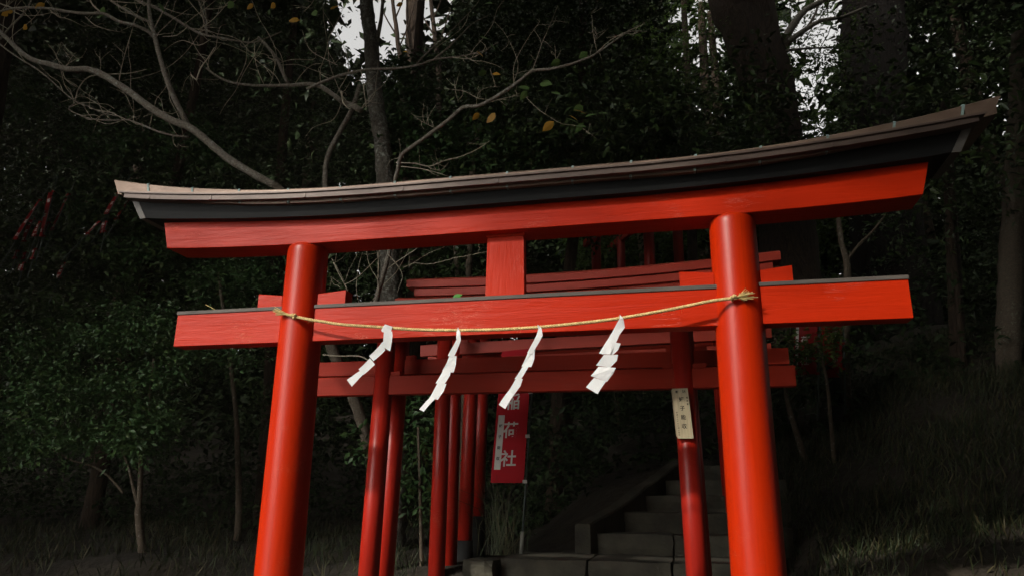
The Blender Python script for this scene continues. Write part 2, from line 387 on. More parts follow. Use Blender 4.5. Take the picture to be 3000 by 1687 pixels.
# sloping roof and the row of copper panels along the ridge
seams = [-2.512] + [float(at(px, py, -.2)[0]) for px, py in ((435, 540), (564, 552), (701, 556), (845, 552), (998, 544), (1157, 532), (1320, 518), (1486, 507), (1678, 490), (1849, 474), (2038, 456), (2229, 436), (2426, 408), (2622, 372), (2823, 318))] + [2.512]
rings = []
for x in np.linspace(-2.41, 2.41, 31):
    t = ez(x) + .040; r = t + .010
    rings.append([(x, -.249, t), (x, -.249, t + .006), (x, -.19, r), (x, .19, r), (x, .249, t + .006), (x, .249, t)])
RF = mesh_obj('roof_slope', *loft(rings), m_copper, G)
low = lambda x: .100 if abs(x) > 1.2 else .085
for a, b in zip(seams[:-1], seams[1:]):
    dz = random.uniform(-.0015, .0015); xs = np.linspace(a + .002, b - .002, 7)
    rr = []
    for x in xs:
        s = math.copysign(1, x); e = abs(x) > 2.50
        t = rz(x) + dz; xb = s * 2.465 if e else x
        rr.append([(xb, -.200, t - .092), (x, -.203, t - .006), (x, -.196, t), (x, .196, t), (x, .203, t - .006), (xb, .200, t - .092)])
    mesh_obj('copper_panel', *loft(rr), m_copper, RF)
for x in seams[1:-1]:
    t = rz(x); h = .006
    sl = .022 * math.copysign(1, x) * (abs(x) / 2.4)
    rr = [[(q - sl, -.2045, t - .094), (q, -.2075, t - .004), (q, -.199, t + .004), (q, .199, t + .004), (q, .2075, t - .004), (q - sl, .2045, t - .094)] for q in (x - h, x + h)]
    mesh_obj('copper_seam', *loft(rr), m_verd, RF)

# ------------------------------------------------------------------ rope and paper streamers
rp = [(861.5, 926), (900, 934), (937, 940), (1004, 950), (1115, 957.5), (1220, 964.8), (1342.7, 966.8), (1453, 964.8), (1581, 957.5), (1700, 946), (1814, 932), (1950, 908.6), (2000, 898.5), (2087, 881), (2145, 873.8)]
P = np.array([at(p[0], p[1], -.142 - .02 * math.sin(math.pi * (i / (len(rp) - 1)))) for i, p in enumerate(rp)])
P, _ = resample(P, np.ones(len(P)), .0045)
RO = thing('straw_rope', tuple(P[0]), 'twisted straw rope sagging across the large gate, tied in a knot at each pillar', 'rope')
Tn = np.gradient(P, axis=0); Tn /= np.linalg.norm(Tn, axis=1)[:, None]
Bn = np.cross(Tn, [0, -1, 0]); Bn /= np.linalg.norm(Bn, axis=1)[:, None]; Cn = np.cross(Tn, Bn)
s_ = np.concatenate([[0], np.cumsum(np.linalg.norm(np.diff(P, axis=0), axis=1))])
for k in range(3):
    a = s_ / .042 * 2 * np.pi + k * 2 * np.pi / 3
    H = P + .0043 * (np.cos(a)[:, None] * Bn + np.sin(a)[:, None] * Cn)
    mesh_obj('strand', *tube(H, np.full(len(H), .0050), 6), m_rope, RO, True)
mb = MB()
for i in rng.integers(5, len(P) - 5, 230):            # loose fibres
    d = rng.standard_normal(3) * .5 + Tn[i] * rng.choice([-1, 1]); d /= np.linalg.norm(d); l = rng.uniform(.008, .026)
    q = P[i] + np.array([0, 0, rng.uniform(-.005, .005)])
    mb.add(*tube(np.array([q, q + d * l * .6, q + d * l + [0, 0, -l * .15]]), [.0006, .0005, .0003], 3))
tag(mb.build('loose_fibre', m_straw, RO), kind='stuff')
def knot(c, d):
    mb = MB()
    for k in range(5):
        ph = rng.uniform(0, 6.28); th = np.linspace(0, 2 * np.pi, 15)
        ax = np.array([d * (1 - .3 * k), 0, .4 + .3 * k]); ax /= np.linalg.norm(ax)
        e1 = np.cross(ax, [0, 1, 0]); e1 /= np.linalg.norm(e1); e2 = np.cross(ax, e1)
        H = c + np.outer(np.cos(th) * .013, e1) + np.outer(np.sin(th + ph) * .011, e2) + np.outer((rng.uniform(-.008, .008) + .003 * np.sin(2 * th)), ax)
        mb.add(*tube(H, np.full(15, .0052), 6))
    return mb.build('knot', m_rope, RO, True)
def tail(c, e, sp, n=46):
    mb = MB()
    for k in range(n):
        o = rng.standard_normal(3) * .0035; f = rng.standard_normal(3) * sp
        q = e + f + (e - c) * rng.uniform(-.15, .2); mid = c * .5 + q * .5 + f * -.25
        mb.add(*tube(np.array([c + o, mid, q]), [.0024, .0022, .0014], 4))
    return mb.build('frayed_end', m_straw, RO)
kl = at(861.5, 926, -.148); kr = at(2149, 873, -.148)
knot(kl, 1); knot(kr, -1)
tail(kl, at(812, 913, -.135), .009); tail(kr, at(2190, 868, -.135), .016)
th = np.linspace(-.6, np.pi + .6, 26)                 # the turns round the pillars
for cx, z in ((-1.229, kl[2] - .004), (1.229, kr[2] - .004)):
    H = np.array([(cx + .128 * math.cos(t), .128 * math.sin(t), z) for t in np.linspace(-1.35 if cx > 0 else -1.79, math.pi * 2 - 1.5, 40)])
    mesh_obj('pillar_turn', *tube(H[8:-8], np.full(len(H) - 16, .006), 6), m_rope, RO, True)

Z6 = lambda x, y: (900 + x * .29126, 940 + y * .29126)
Z7 = lambda x, y: (1650 + x * .29126, 900 + y * .29126)
SH = [
 (Z6, 'white zigzag paper streamer with a looped top, first from the left on the rope',
  [[(745, 90), (785, 32), (858, 55), (838, 132), (755, 108)], [(775, 105), (852, 100), (858, 150), (840, 235), (766, 215)], [(766, 200), (856, 160), (834, 302), (768, 262)],
   [(762, 205), (785, 292), (668, 402), (625, 352)], [(634, 372), (686, 436), (562, 540), (515, 482)], [(532, 500), (568, 534), (446, 655), (396, 588)]]),
 (Z6, 'white zigzag paper streamer of narrow folds, second from the left on the rope',
  [[(1520, 62), (1530, 88), (1540, 112), (1500, 112)], [(1503, 106), (1540, 106), (1546, 190), (1502, 182)], [(1502, 180), (1546, 188), (1478, 360), (1415, 350)],
   [(1428, 350), (1502, 350), (1495, 430), (1470, 517), (1360, 500), (1400, 420)], [(1368, 490), (1452, 490), (1438, 545), (1380, 627), (1290, 626)], [(1312, 624), (1402, 630), (1375, 705), (1310, 790), (1228, 770)], [(1240, 762), (1288, 776), (1172, 908), (1125, 886)]]),
 (Z6, 'white zigzag paper streamer whose tip hangs before the red banner, third from the left',
  [[(2318, 36), (2352, 64), (2360, 84), (2325, 92)], [(2326, 80), (2358, 76), (2370, 140), (2310, 134)], [(2310, 130), (2370, 142), (2262, 332), (2215, 320)],
   [(2226, 296), (2288, 296), (2285, 372), (2254, 460), (2158, 455), (2196, 370)], [(2172, 450), (2230, 458), (2150, 580), (2084, 580)], [(2104, 575), (2170, 580), (2148, 650), (2082, 736), (2014, 716)], [(2022, 704), (2082, 734), (1992, 882), (1925, 838)]]),
 (Z7, 'widest white zigzag paper streamer, nearest the right pillar',
  [[(570, 72), (598, 104), (604, 120), (566, 122)], [(566, 112), (605, 110), (620, 202), (560, 285), (500, 236)], [(502, 232), (566, 276), (474, 472), (360, 462)],
   [(478, 342), (580, 362), (552, 424), (502, 472), (388, 470), (438, 396)], [(408, 474), (553, 476), (540, 535), (472, 600), (330, 582)], [(356, 594), (530, 606), (500, 672), (440, 746), (276, 686)], [(312, 706), (430, 742), (346, 870), (228, 800)]])]
for Zf, lab, polys in SH:
    top = at(*Zf(*polys[0][0]), -.165); T = thing('paper_streamer', tuple(top), lab, 'streamer', 'zigzag paper streamers hanging from the rope')
    y0 = -.172
    for i, pl in enumerate(polys):
        # cloth-like fill: subdivide the outline's triangles and bow it slightly
        y = y0 - .004 * (i % 3) - .010 * i
        pts = [at(*Zf(*q), y + rng.uniform(-.005, .005)) for q in pl]
        bm = bmesh.new(); vs = [bm.verts.new(p) for p in pts]; bm.faces.new(vs)
        bmesh.ops.triangulate(bm, faces=bm.faces[:]); bmesh.ops.subdivide_edges(bm, edges=bm.edges[:], cuts=2, use_grid_fill=True)
        c = np.mean(pts, 0); ax = np.array(pts[0]) - np.array(pts[-1])
        for vv in bm.verts:
            d = np.array(vv.co) - c; vv.co.y -= .004 * math.cos(d @ np.array([.8, 0, .6]) * 45 + i)
        bmesh.ops.solidify(bm, geom=bm.faces[:], thickness=.0006)
        me = bpy.data.meshes.new('paper_fold'); bm.transform(Matrix.Translation(-Vector(top))); bm.to_mesh(me); bm.free(); me.materials.append(m_paper)
        o = bpy.data.objects.new('paper_fold', me); COL.objects.link(o); o.parent = T

# ------------------------------------------------------------------ row of small torii up the steps
def small_torii(label, y, xc, half, zn, th, zbase, zcol, gap, nh, kh, r=.069, tilt=0.0, rise=.03, lean=.03, rot=0.0, moss=False, strut=False, beam_mat=m_red2, group='small red torii in the row behind the large gate'):
    T = thing('small_torii_gate', (xc, y, zbase), label, 'torii gate', group)
    W = lambda V: (np.asarray(V) + [xc, y, 0])
    zt = zn + th + gap
    for s in (-1, 1):
        V, F = cyl(s * (half + lean * .5), 0, zbase - .1, r * 1.03, s * (half - lean), 0, zt + .004, r * .97, 28); mesh_obj('pillar', W(V), F, m_pil2, T, True)
        V, F = cyl(s * (half + lean * .5), 0, zbase - .1, r * 1.28, s * (half + lean * .4), 0, zcol, r * 1.22, 24); mesh_obj('pillar_collar', W(V), F, m_collar, T, True)
        for a, b, ta, tb in ((half + r - .03, half + r + .055, .026, .036), (half - r - .085, half - r + .02, .036, .026)):
            x0, x1, z0, z1 = (a, b, ta, tb) if s > 0 else (-b, -a, tb, ta)
            V, F = sweep([x0, x1], lambda x: ((-.028, zn + th + .001), (.028, zn + th + z0 + (z1 - z0) * (x - x0) / (x1 - x0))), .002); mesh_obj('wedge', W(V), F, beam_mat, T)
    mesh_obj('tie_beam', W(box(-nh, nh, -.035, .035, zn, zn + th, .004)[0]), box(-nh, nh, -.035, .035, zn, zn + th, .004)[1], beam_mat, T)
    if strut: V, F = box(-.06, .06, -.022, .022, zn + th + .001, zt + .002, .002); mesh_obj('centre_strut', W(V), F, beam_mat, T)
    xs = np.linspace(-kh, kh, 17); c = lambda x: rise * (abs(x) / kh) ** 2
    V, F = sweep(xs * .96, lambda x: ((-.06, zt + c(x)), (.06, zt + .075 + c(x))), .004); mesh_obj('lower_lintel', W(V), F, beam_mat, T)
    rr = [[(x, -.088, zt + .081 + c(x)), (x, -.095, zt + .150 + c(x)), (x, -.02, zt + .185 + c(x)), (x, .02, zt + .185 + c(x)), (x, .095, zt + .150 + c(x)), (x, .088, zt + .081 + c(x))] for x in xs]
    K = mesh_obj('upper_lintel', W(loft(rr)[0]), loft(rr)[1], beam_mat, T)
    if moss:                                          # moss growing in the joint of the two lintels
        m_ = MB(); xx = np.linspace(-.4, kh * .95, 70)
        H = np.array([(x, -.062 - .012 * rng.random(), zt + .077 + c(x) + rng.uniform(-.004, .004)) for x in xx])
        m_.add(*tube(W(H), np.array([.004 + .006 * rng.random() + .004 * max(0, x / kh) for x in xx]), 6)); tag(m_.build('moss', simple('moss', (.045, .05, .015), .95, .5, 60, .8, 200, bd=.004), T), kind='stuff')
    T.rotation_euler = (0, tilt, rot)
    return T
t2 = small_torii('small red torii nearest behind the large gate, votive board on its right pillar', 1.12, -.112, 1.075, 2.322, .134, .52, .80, .27, 1.745, 1.70)
small_torii('second small red torii, pressed close behind the one with the votive board', 1.40, -.10, 1.085, 2.512, .112, .62, .90, .26, 1.742, 1.62, rise=.02)
small_torii('small torii in mid row with moss along the joint of its lintels', 2.45, .166, 1.30, 2.715, .13, .80, .92, .375, 1.53, 1.735, tilt=-.018, rise=.05, moss=True, beam_mat=m_red3)
small_torii('small torii right behind the one with the mossy lintels', 2.78, .155, 1.28, 2.955, .11, .85, 1.05, .44, 1.60, 1.74, tilt=-.02, rise=.05, r=.064, beam_mat=m_red3)
small_torii('small torii whose black-collared left pillar stands by the red banner', 3.2, .10, 1.22, 2.96, .11, 1.0, 1.25, .30, 1.5, 1.55)
small_torii('hindmost small torii of the lower row, thin pillar beside the banner', 3.62, .10, 1.22, 3.05, .11, 1.15, 1.46, .28, 1.45, 1.5)
def uphill(label, pxa, Da, pxb, Db, pyb, r):
    a = at(pxa, pyb, Da - 3.844); b = at(pxb, pyb, Db - 3.844)
    c = (a + b) / 2; half = np.linalg.norm((b - a)[:2]) / 2; rot = math.atan2(b[1] - a[1], b[0] - a[0])
    return small_torii(label, c[1], c[0], half, c[2] + 1.0, .13, c[2] - .9, c[2] - .3, .20, half * 1.5, half * 1.6, r=r, rot=rot, lean=.01, group='torii farther up the hill')
uphill('dark red torii farther uphill, its pillars seen over the row between strut and right pillar', 1748, 12.6, 1906, 11.0, 815, .085)
uphill('shaded torii farthest uphill, its pillars just seen under the big gate lintel', 1821, 14.0, 1992, 12.0, 805, .085)

# ------------------------------------------------------------------ writing
def text_mesh(s, size):
    cu = bpy.data.curves.new('t', 'FONT'); cu.body = s; cu.size = size; cu.extrude = 0.0008; cu.align_x = 'CENTER'; cu.align_y = 'CENTER'; cu.resolution_u = 3; cu.offset = .018 * size
    o = bpy.data.objects.new('t', cu); COL.objects.link(o)
    bpy.context.view_layer.update()
    me = bpy.data.meshes.new_from_object(o.evaluated_get(bpy.context.evaluated_depsgraph_get()))
    bpy.data.objects.remove(o); bpy.data.curves.remove(cu)
    V = np.array([v.co[:] for v in me.vertices]).reshape(-1, 3); F = [tuple(p.vertices) for p in me.polygons]; bpy.data.meshes.remove(me)
    if len(V):
        c = (V[:, :2].max(0) + V[:, :2].min(0)) / 2; V[:, :2] -= c
        k = size * .92 / max(np.ptp(V[:, 0]), np.ptp(V[:, 1])); V[:, :2] *= k
    return V, F
_tm = {}
def glyph(ch, size):
    if ch not in _tm: _tm[ch] = text_mesh(ch, 1.0)
    V, F = _tm[ch]; V = V.copy(); V[:, :2] *= size; return V, F

# votive board on the right pillar of the first small torii
bz0, bz1 = at(1990, 1283, 1.04)[2], at(1993, 1137, 1.04)[2]
bc = at(2000, 1210, 1.04); bw = .098
lean_b = .062
VB = thing('votive_board', (bc[0], 1.035, bc[2]), 'pale wooden votive board with black brush writing nailed to a red pillar', 'plaque')
def on_board(u, v, d): return np.array([bc[0] + u - lean_b * v * 1.0, 1.035 - d, bc[2] + v])
hb = (bz1 - bz0) / 2
def slab(u0, u1, v0, v1, d0, d1):
    V = [on_board(u, v, d) for d in (d0, d1) for u, v in ((u0, v0), (u1, v0), (u1, v1), (u0, v1))]
    return V, [(3, 2, 1, 0), (4, 5, 6, 7), (0, 1, 5, 4), (1, 2, 6, 5), (2, 3, 7, 6), (3, 0, 4, 7)]
mesh_obj('board', *slab(-bw / 2, bw / 2, -hb, hb, 0, .012), m_board, VB)
mesh_obj('backing_board', *slab(-bw / 2 - .007, bw / 2 - .012, -hb + .013, hb - .006, -.012, -.001), simple('old_board', (.25, .20, .13), .7, .2, 6, 0), VB)
mb = MB()
def write(chars, u, v0, v1, size):
    vs = np.linspace(v0, v1, len(chars)) if len(chars) > 1 else [v0]
    for ch, vv in zip(chars, vs):
        V, F = glyph(ch, size)
        if len(V): mb.add([on_board(u + p[0], vv + p[1], .0126 + p[2] * .0006) for p in V], F)
write('奉', -.022, hb - .022, 0, .022); write('納', .022, hb - .020, 0, .022)
write('蛭子能収', .002, hb * .56, -hb * .52, .034); write('東京都', .038, hb * .62, hb * .36, .014); write('平成十八年十二月十四日', -.036, hb * .02, -hb * .86, .0125)
mb.build('brush_writing', m_ink, VB)

def banner(label, top, bot, w_, yaw, chars, csize, name='banner', group=None, cloth=None, strip=None, base=None, pole_r=.009, wave=.02, vs=None, ties=3):
    """nobori: top/bot = ends of the cloth's pole edge; cloth hangs to the left of the pole"""
    top = np.array(top, float); bot = np.array(bot, float); g = np.array(base if base is not None else bot + (bot - top) / np.linalg.norm(bot - top) * .5, float)
    T = thing('nobori_banner', tuple(g), label, 'banner', group)
    d = (bot - top); h = np.linalg.norm(d); d = d / h
    lx = np.array([-math.cos(yaw), math.sin(yaw), 0.0]); nx = np.cross(d, lx); nx /= np.linalg.norm(nx)
    if nx[1] > 0: nx = -nx
    ph = rng.uniform(0, 6)
    def S(u, t, o=0.0): return top + d * (t * h) + lx * (.022 + u * w_) + nx * (wave * (.3 + u) * math.sin(u * 4.2 + t * 3 + ph) + o)
    nu, nv = 14, 26
    V = [S(i / nu, j / nv) for j in range(nv + 1) for i in range(nu + 1)]
    F = [(j * (nu + 1) + i, j * (nu + 1) + i + 1, (j + 1) * (nu + 1) + i + 1, (j + 1) * (nu + 1) + i) for j in range(nv) for i in range(nu)]
    V2 = [p - nx * .0012 for p in V]; nn = len(V)
    C = mesh_obj('cloth', np.vstack([V, V2]), F + [tuple(reversed([k + nn for k in f])) for f in F], cloth or m_cloth, T, True)
    m2 = MB(); fs = []; vs = vs if vs is not None else (np.arange(len(chars)) + .6) / len(chars)
    for ch, t in zip(chars, vs):
        Vg, Fg = glyph(ch, csize)
        m2.add([S(.52 - p[0] / w_ * 1.0, t - p[1] / h, .0022 + .001 * (p[2] > 0)) for p in Vg], Fg); fs.append(Fg)
    for k_, (v_, f_) in enumerate(zip(m2.v, fs)): mesh_obj('printed_character', v_, f_, m_white, C)
    if strip:
        u0, u1, t0, t1, sc, st = strip
        Vs = [S(u, t, .0024) for t in np.linspace(t0, t1, 12) for u in (u1, u0)]
        mesh_obj('white_strip', Vs, [(2 * i, 2 * i + 1, 2 * i + 3, 2 * i + 2) for i in range(11)], m_white, C)
        m3 = MB()
        for ch, t in zip(sc, np.linspace(t0 + (t1 - t0) * .2, t1 - (t1 - t0) * .2, len(sc))):
            Vg, Fg = glyph(ch, st)
            m3.add([S((u0 + u1) / 2 - p[0] / w_, t - p[1] / h, .0042 + .001 * (p[2] > 0)) for p in Vg], Fg)
        m3.build('strip_writing', m_ink, C)
    mesh_obj('pole', *tube(np.array([g, bot, top - d * .25]), [pole_r] * 3, 8), m_pole, T, True)
    for t in np.linspace(.0, 1.0, ties):
        q = top + d * (t * h * .985 + .008)
        Vb, Fb = box(-.022, .016, -.012, .012, -.014, .014, .001); mesh_obj('tie_loop', Vb + q + lx * .008, Fb, m_white if cloth is None else m_cloth2, T)
    return T, g
bt, bb = at(1566, 1020, 2.6), at(1541, 1413, 2.6); bs = at(1527, 1625, 2.32)
bs[2] = 1.205
T, g = banner('red banner with white characters and white name strip, standing on the stone landing', bt, bb, .305, .18, '稲荷社', .155, strip=(.74, .93, .50, .905, '蛭子能収', .032), base=bs, wave=.012, vs=(.40, .612, .822), ties=4)
mesh_obj('pole_socket', *cyl(bs[0], bs[1], 1.2, .0165, bs[0] + .006, bs[1] + .01, 1.37, .0165, 16), m_pvc, T, True)

# dim banners among the trees on the left, and two on the right
LB = [(112, 585, 42, 700), (150, 560, 118, 690), (196, 568, 150, 672), (92, 640, 66, 706), (112, 650, 98, 690), (136, 652, 122, 692), (45, 735, 38, 755), (72, 738, 66, 756), (98, 730, 90, 756), (64, 770, 58, 790), (350, 555, 310, 625), (378, 580, 340, 638), (286, 650, 252, 684), (306, 650, 300, 678), (186, 770, 168, 812)]
LBL = ['leftmost of the long dim red banners leaning in the trees at the far left', 'middle of the three long dim red banners in the far left trees', 'right one of the three long dim red banners in the far left trees',
       'short dim red banner just under the leftmost long one', 'short dim red banner under the middle long one', 'short dim red banner under the right long one',
       'leftmost of three tiny red banner ends low in the far left trees', 'middle of three tiny red banner ends low in the far left trees', 'right one of three tiny red banner ends low in the far left trees', 'lowest tiny red banner of the far left cluster',
       'brighter red banner left of the one touching the roof tip', 'brighter red banner just left of the roof tip at the left', 'small dim banner under the roof tip, the left of two', 'small dim banner under the roof tip, the right of two', 'lone red banner low between the far left cluster and the tie beam']
for i, (x0, y0, x1, y1) in enumerate(LB):
    yy = 3.9 + .2 * (i % 4)
    a = at(x0 + 8, y0, yy); b = at(x1 + 8, y1, yy - .12)
    h = np.linalg.norm(b - a)
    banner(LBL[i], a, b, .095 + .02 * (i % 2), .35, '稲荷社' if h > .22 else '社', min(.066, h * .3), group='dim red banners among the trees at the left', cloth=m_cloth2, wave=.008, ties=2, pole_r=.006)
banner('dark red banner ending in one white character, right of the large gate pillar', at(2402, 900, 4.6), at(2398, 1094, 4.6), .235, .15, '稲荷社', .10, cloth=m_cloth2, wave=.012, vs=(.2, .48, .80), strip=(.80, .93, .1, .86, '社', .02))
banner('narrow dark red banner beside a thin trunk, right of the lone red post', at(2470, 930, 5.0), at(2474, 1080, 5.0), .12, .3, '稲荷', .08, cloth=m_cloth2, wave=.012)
p0 = at(2424, 940, 5.3); p1 = at(2440, 1108, 5.3)
T = thing('red_post', (p1[0], p1[1], p1[2]), 'lone dim red wooden post between two dark banners on the right', 'post')
V, F = cyl(p1[0], p1[1], p1[2], .075, p0[0], p0[1], p0[2] + .25, .07, 20); mesh_obj('shaft', V, F, m_pil2, T, True)
V, F = cyl(p1[0], p1[1], p1[2] - .5, .09, p1[0], p1[1], p1[2], .088, 20); mesh_obj('post_collar', V, F, m_collar, T, True)

# ------------------------------------------------------------------ stone stairs
ST = thing('stone_staircase', (.4, 1.9, 1.0), 'worn grey stone steps climbing into the dark behind the red banner', 'staircase')
def stone(x0, x1, y0, y1, z0, z1, skew=0.0, name='step_stone'):
    nx, ny = 7, 4
    bm = bmesh.new(); bmesh.ops.create_cube(bm, size=1)
    bmesh.ops.subdivide_edges(bm, edges=bm.edges[:], cuts=3, use_grid_fill=True)
    for v_ in bm.verts:
        p = v_.co; e = sum(abs(abs(c) - .5) < 1e-4 for c in p)
        k = 1 - (.012 if e >= 2 else 0)
        v_.co = Vector(((x0 + x1) / 2 + p.x * k * (x1 - x0) + rng.normal(0, .004), (y0 + y1) / 2 + p.y * (y1 - y0) - (.012 if e >= 2 and p.y < 0 else 0) * -1 + rng.normal(0, .005) + skew * p.x, (z0 + z1) / 2 + p.z * (z1 - z0) - (.008 if e >= 2 and p.z > 0 else 0) + rng.normal(0, .003)))
    me = bpy.data.meshes.new(name); bm.transform(Matrix.Translation(-ST.location)); bm.to_mesh(me); bm.free(); me.materials.append(m_stone)
    o = bpy.data.objects.new(name, me); COL.objects.link(o); o.parent = ST
for (y0, y1, zt, xs) in [(.55, 1.0, .60, (-.6, 0, .55, 1.2)), (1.0, 1.45, .80, (-.55, .05, .6, 1.2)), (1.45, 1.9, 1.0, (-.5, .1, .7, 1.2)), (1.88, 2.75, 1.2, (-.47, .185, .80, 1.35)), (2.7, 3.15, 1.36, (.13, .80, 1.4)), (3.1, 3.55, 1.53, (.36, 1.02, 1.5)), (3.5, 3.95, 1.68, (.53, 1.6)), (3.9, 4.35, 1.83, (.71, 1.7)), (4.3, 5.0, 1.99, (.90, 1.8))]:
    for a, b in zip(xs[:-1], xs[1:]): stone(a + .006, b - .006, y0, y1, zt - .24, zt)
for k in range(5):
    stone(-.72, -.49, 1.75 - .32 * k, 2.06 - .32 * k, 1.0 - .11 * k, 1.19 - .11 * k, name='kerb_stone')
KP = [(.06, 2.62, 1.43), (.29, 3.06, 1.57), (.46, 3.46, 1.72), (.64, 3.86, 1.87), (.84, 4.32, 2.03), (1.02, 4.9, 2.15)]
for (xa, ya, za), (xc, yc, zc) in zip(KP[:-1], KP[1:]):   # sloping side stones along the left of the flight
    rr = []
    for t in np.linspace(0.006, .994, 5):
        x, y, z = xa + (xc - xa) * t, ya + (yc - ya) * t, za + (zc - za) * t + rng.normal(0, .004)
        rr.append([(x - .068, y, z - .6), (x + .068, y, z - .6), (x + .064, y, z - .014), (x + .05, y, z), (x - .05, y, z), (x - .064, y, z - .014)])
    mesh_obj('kerb_stone', *loft(rr), m_stone, ST)
for (x, y, z, s) in [(1.62, 2.9, 1.42, .13), (1.66, 3.4, 1.62, .15), (1.7, 3.9, 1.84, .15)]:
    stone(x - s, x + s, y - s * .7, y + s * .7, z - .3, z, name='edge_stone')

# ------------------------------------------------------------------ foliage
HOLES = [(1175, 30, 175, 200, 1.0), (1060, 110, 80, 150, .96), (990, 60, 60, 120, .85), (1270, 20, 60, 110, .8), (1120, 230, 90, 60, .5), (2060, 100, 110, 220, .9), (1960, 60, 60, 90, .6), (2110, 330, 60, 110, .55), (2385, 90, 135, 210, 1.0), (2375, 320, 75, 130, .97), (2250, 60, 60, 80, .5),
         (2760, 140, 200, 170, .62), (2950, 330, 90, 150, .65), (2850, 560, 180, 130, .4), (2735, 640, 80, 60, .6), (1830, 340, 60, 50, .5), (1745, 375, 40, 30, .6), (790, 770, 22, 22, .9), (640, 150, 60, 60, .35), (700, 430, 60, 60, .3)]
def keep(P):
    x, y = proj(P); k = np.ones(len(P)); y = np.where((P - CAM_C) @ _fw > 1, y, 1e6)
    for cx, cy, rx, ry, s in HOLES: k *= 1 - s * np.exp(-(((x - cx) / rx) ** 2 + ((y - cy) / ry) ** 2) ** 2)
    return k
def leaves(P, D, Nn, Lg, Wd, fold=.25):
    """one folded four-vertex leaf per row"""
    D = D / (np.linalg.norm(D, axis=1)[:, None] + 1e-9); S = np.cross(D, Nn); S /= np.linalg.norm(S, axis=1)[:, None] + 1e-9; U = np.cross(S, D)
    L_ = Lg[:, None]; W_ = Wd[:, None]
    v0 = P; v1 = P + D * L_ * .45 + S * W_ * .5 + U * W_ * fold; v2 = P + D * L_ - U * L_ * .08; v3 = P + D * L_ * .45 - S * W_ * .5 + U * W_ * fold
    V = np.stack([v0, v1, v2, v3], 1).reshape(-1, 3); b = np.arange(len(P)) * 4
    F = np.concatenate([np.stack([b, b + 1, b + 2], 1), np.stack([b, b + 2, b + 3], 1)])
    return V, F
def sprays(C, n, size, spread, L0, asp=.48, droop=.25):
    """each centre carries a twig with n leaves"""
    N_ = len(C); T = rng.standard_normal((N_, 3)) * [1, 1, .45] + [0, -.35, -droop]; T /= np.linalg.norm(T, axis=1)[:, None]
    s = rng.uniform(0, 1, (N_, n)); Pp = C[:, None] + T[:, None] * (s[..., None] * size) + rng.standard_normal((N_, n, 3)) * spread
    Dd = T[:, None] * .7 + rng.standard_normal((N_, n, 3)) * [.75, .75, .4] + [0, 0, -.15]
    Nn = rng.standard_normal((N_, n, 3)) * .45 + [0, -.15, .9]
    P = Pp.reshape(-1, 3); Lg = L0 * rng.uniform(.65, 1.25, len(P))
    return P, Dd.reshape(-1, 3), Nn.reshape(-1, 3), Lg, Lg * asp * rng.uniform(.8, 1.2, len(P))
def crown(parent, C, n, size, spread, L0, m, name='crown', asp=.48, filt=True):
    if not len(C): return None
    a = sprays(C, n, size, spread, L0, asp)
    if filt:
        k = rng.random(len(a[0])) < keep(a[0]); a = [q[k] for q in a]
    if not len(a[0]): return None
    V, F = leaves(*a); return tag(mesh_obj(name, V, F, m, parent), kind='stuff')
def px_pts(n, x0, x1, y0, y1, d0, d1):
    x = rng.uniform(x0, x1, n); y = rng.uniform(y0, y1, n); d = rng.uniform(d0, d1, n)
    D = ((x - 1500) / CAM_F)[:, None] * _rt + ((843.5 - y) / CAM_F)[:, None] * _up + _fw
    return CAM_C + D * (d / D[:, 1])[:, None]          # d: distance in front of the viewer along y
def trunk(parent, pts, rad, y, m, seg=14, wob=.05, name='trunk', step=.15, down=True):
    """pts in photograph pixels at depth y (or a list of depths); runs on down to the ground"""
    ys = y if isinstance(y, (list, tuple)) else [y] * len(pts)
    P = [at(p[0], p[1], q) for p, q in zip(pts, ys)]; R = list(rad) if isinstance(rad, (list, tuple)) else [rad] * len(pts)
    if down:
        b = P[-1]; g = float(gz(b[0], b[1])) - .1
        if b[2] > g + .1: d = (P[-1] - P[-2]); P.append(np.array([b[0] + .06 * d[0], b[1], g])); R.append(R[-1] * 1.25)
    P, R = resample(P, R, step)
    if down and P[0][2] > 2: pass
    return mesh_obj(name, *tube(P, R, seg, wob), m, parent, True)

def slabpts(n, x0, x1, y0, y1, z0, z1): return np.stack([rng.uniform(x0, x1, n), rng.uniform(y0, y1, n), rng.uniform(z0, z1, n)], 1)
def clumped(C, k, sp):
    c = C[rng.choice(len(C), max(1, len(C) // k), replace=False)]; q = c[rng.integers(len(c), size=len(C))]
    return q + rng.standard_normal(q.shape) * sp * [1, 1, .6]
# --- two forest layers: every tree has its own trunk and crown
def forest(layer, label_fn, trees, C, leaf_n, size, spread, L0, m, trunk_m, r0):
    T = np.array([[a, b] for a, b, _ in trees]); d = ((C[:, None, :2] - T[None]) ** 2).sum(-1) * rng.uniform(.8, 1.25, (len(C), len(T))); own = d.argmin(1)
    for i, (x, y, lab) in enumerate(trees):
        g = float(gz(x, y)) - .1
        o = thing('evergreen_tree', (x, y, g), lab, 'tree', layer)
        dx = rng.uniform(-.5, .5); P = [(x, y, g), (x + dx * .3, y, g + 2.5), (x + dx, y + .2, g + 6), (x + dx * 1.2, y + .3, g + 11)]
        P, R = resample(P, [r0 * 1.3, r0, r0 * .8, r0 * .4], .5)
        mesh_obj('trunk', *tube(P, R, 10, .06), trunk_m, o, True)
        f_ = rng.uniform(.8, 1.35); crown(o, C[own == i], leaf_n, size * f_, spread * f_, L0 * f_, m)
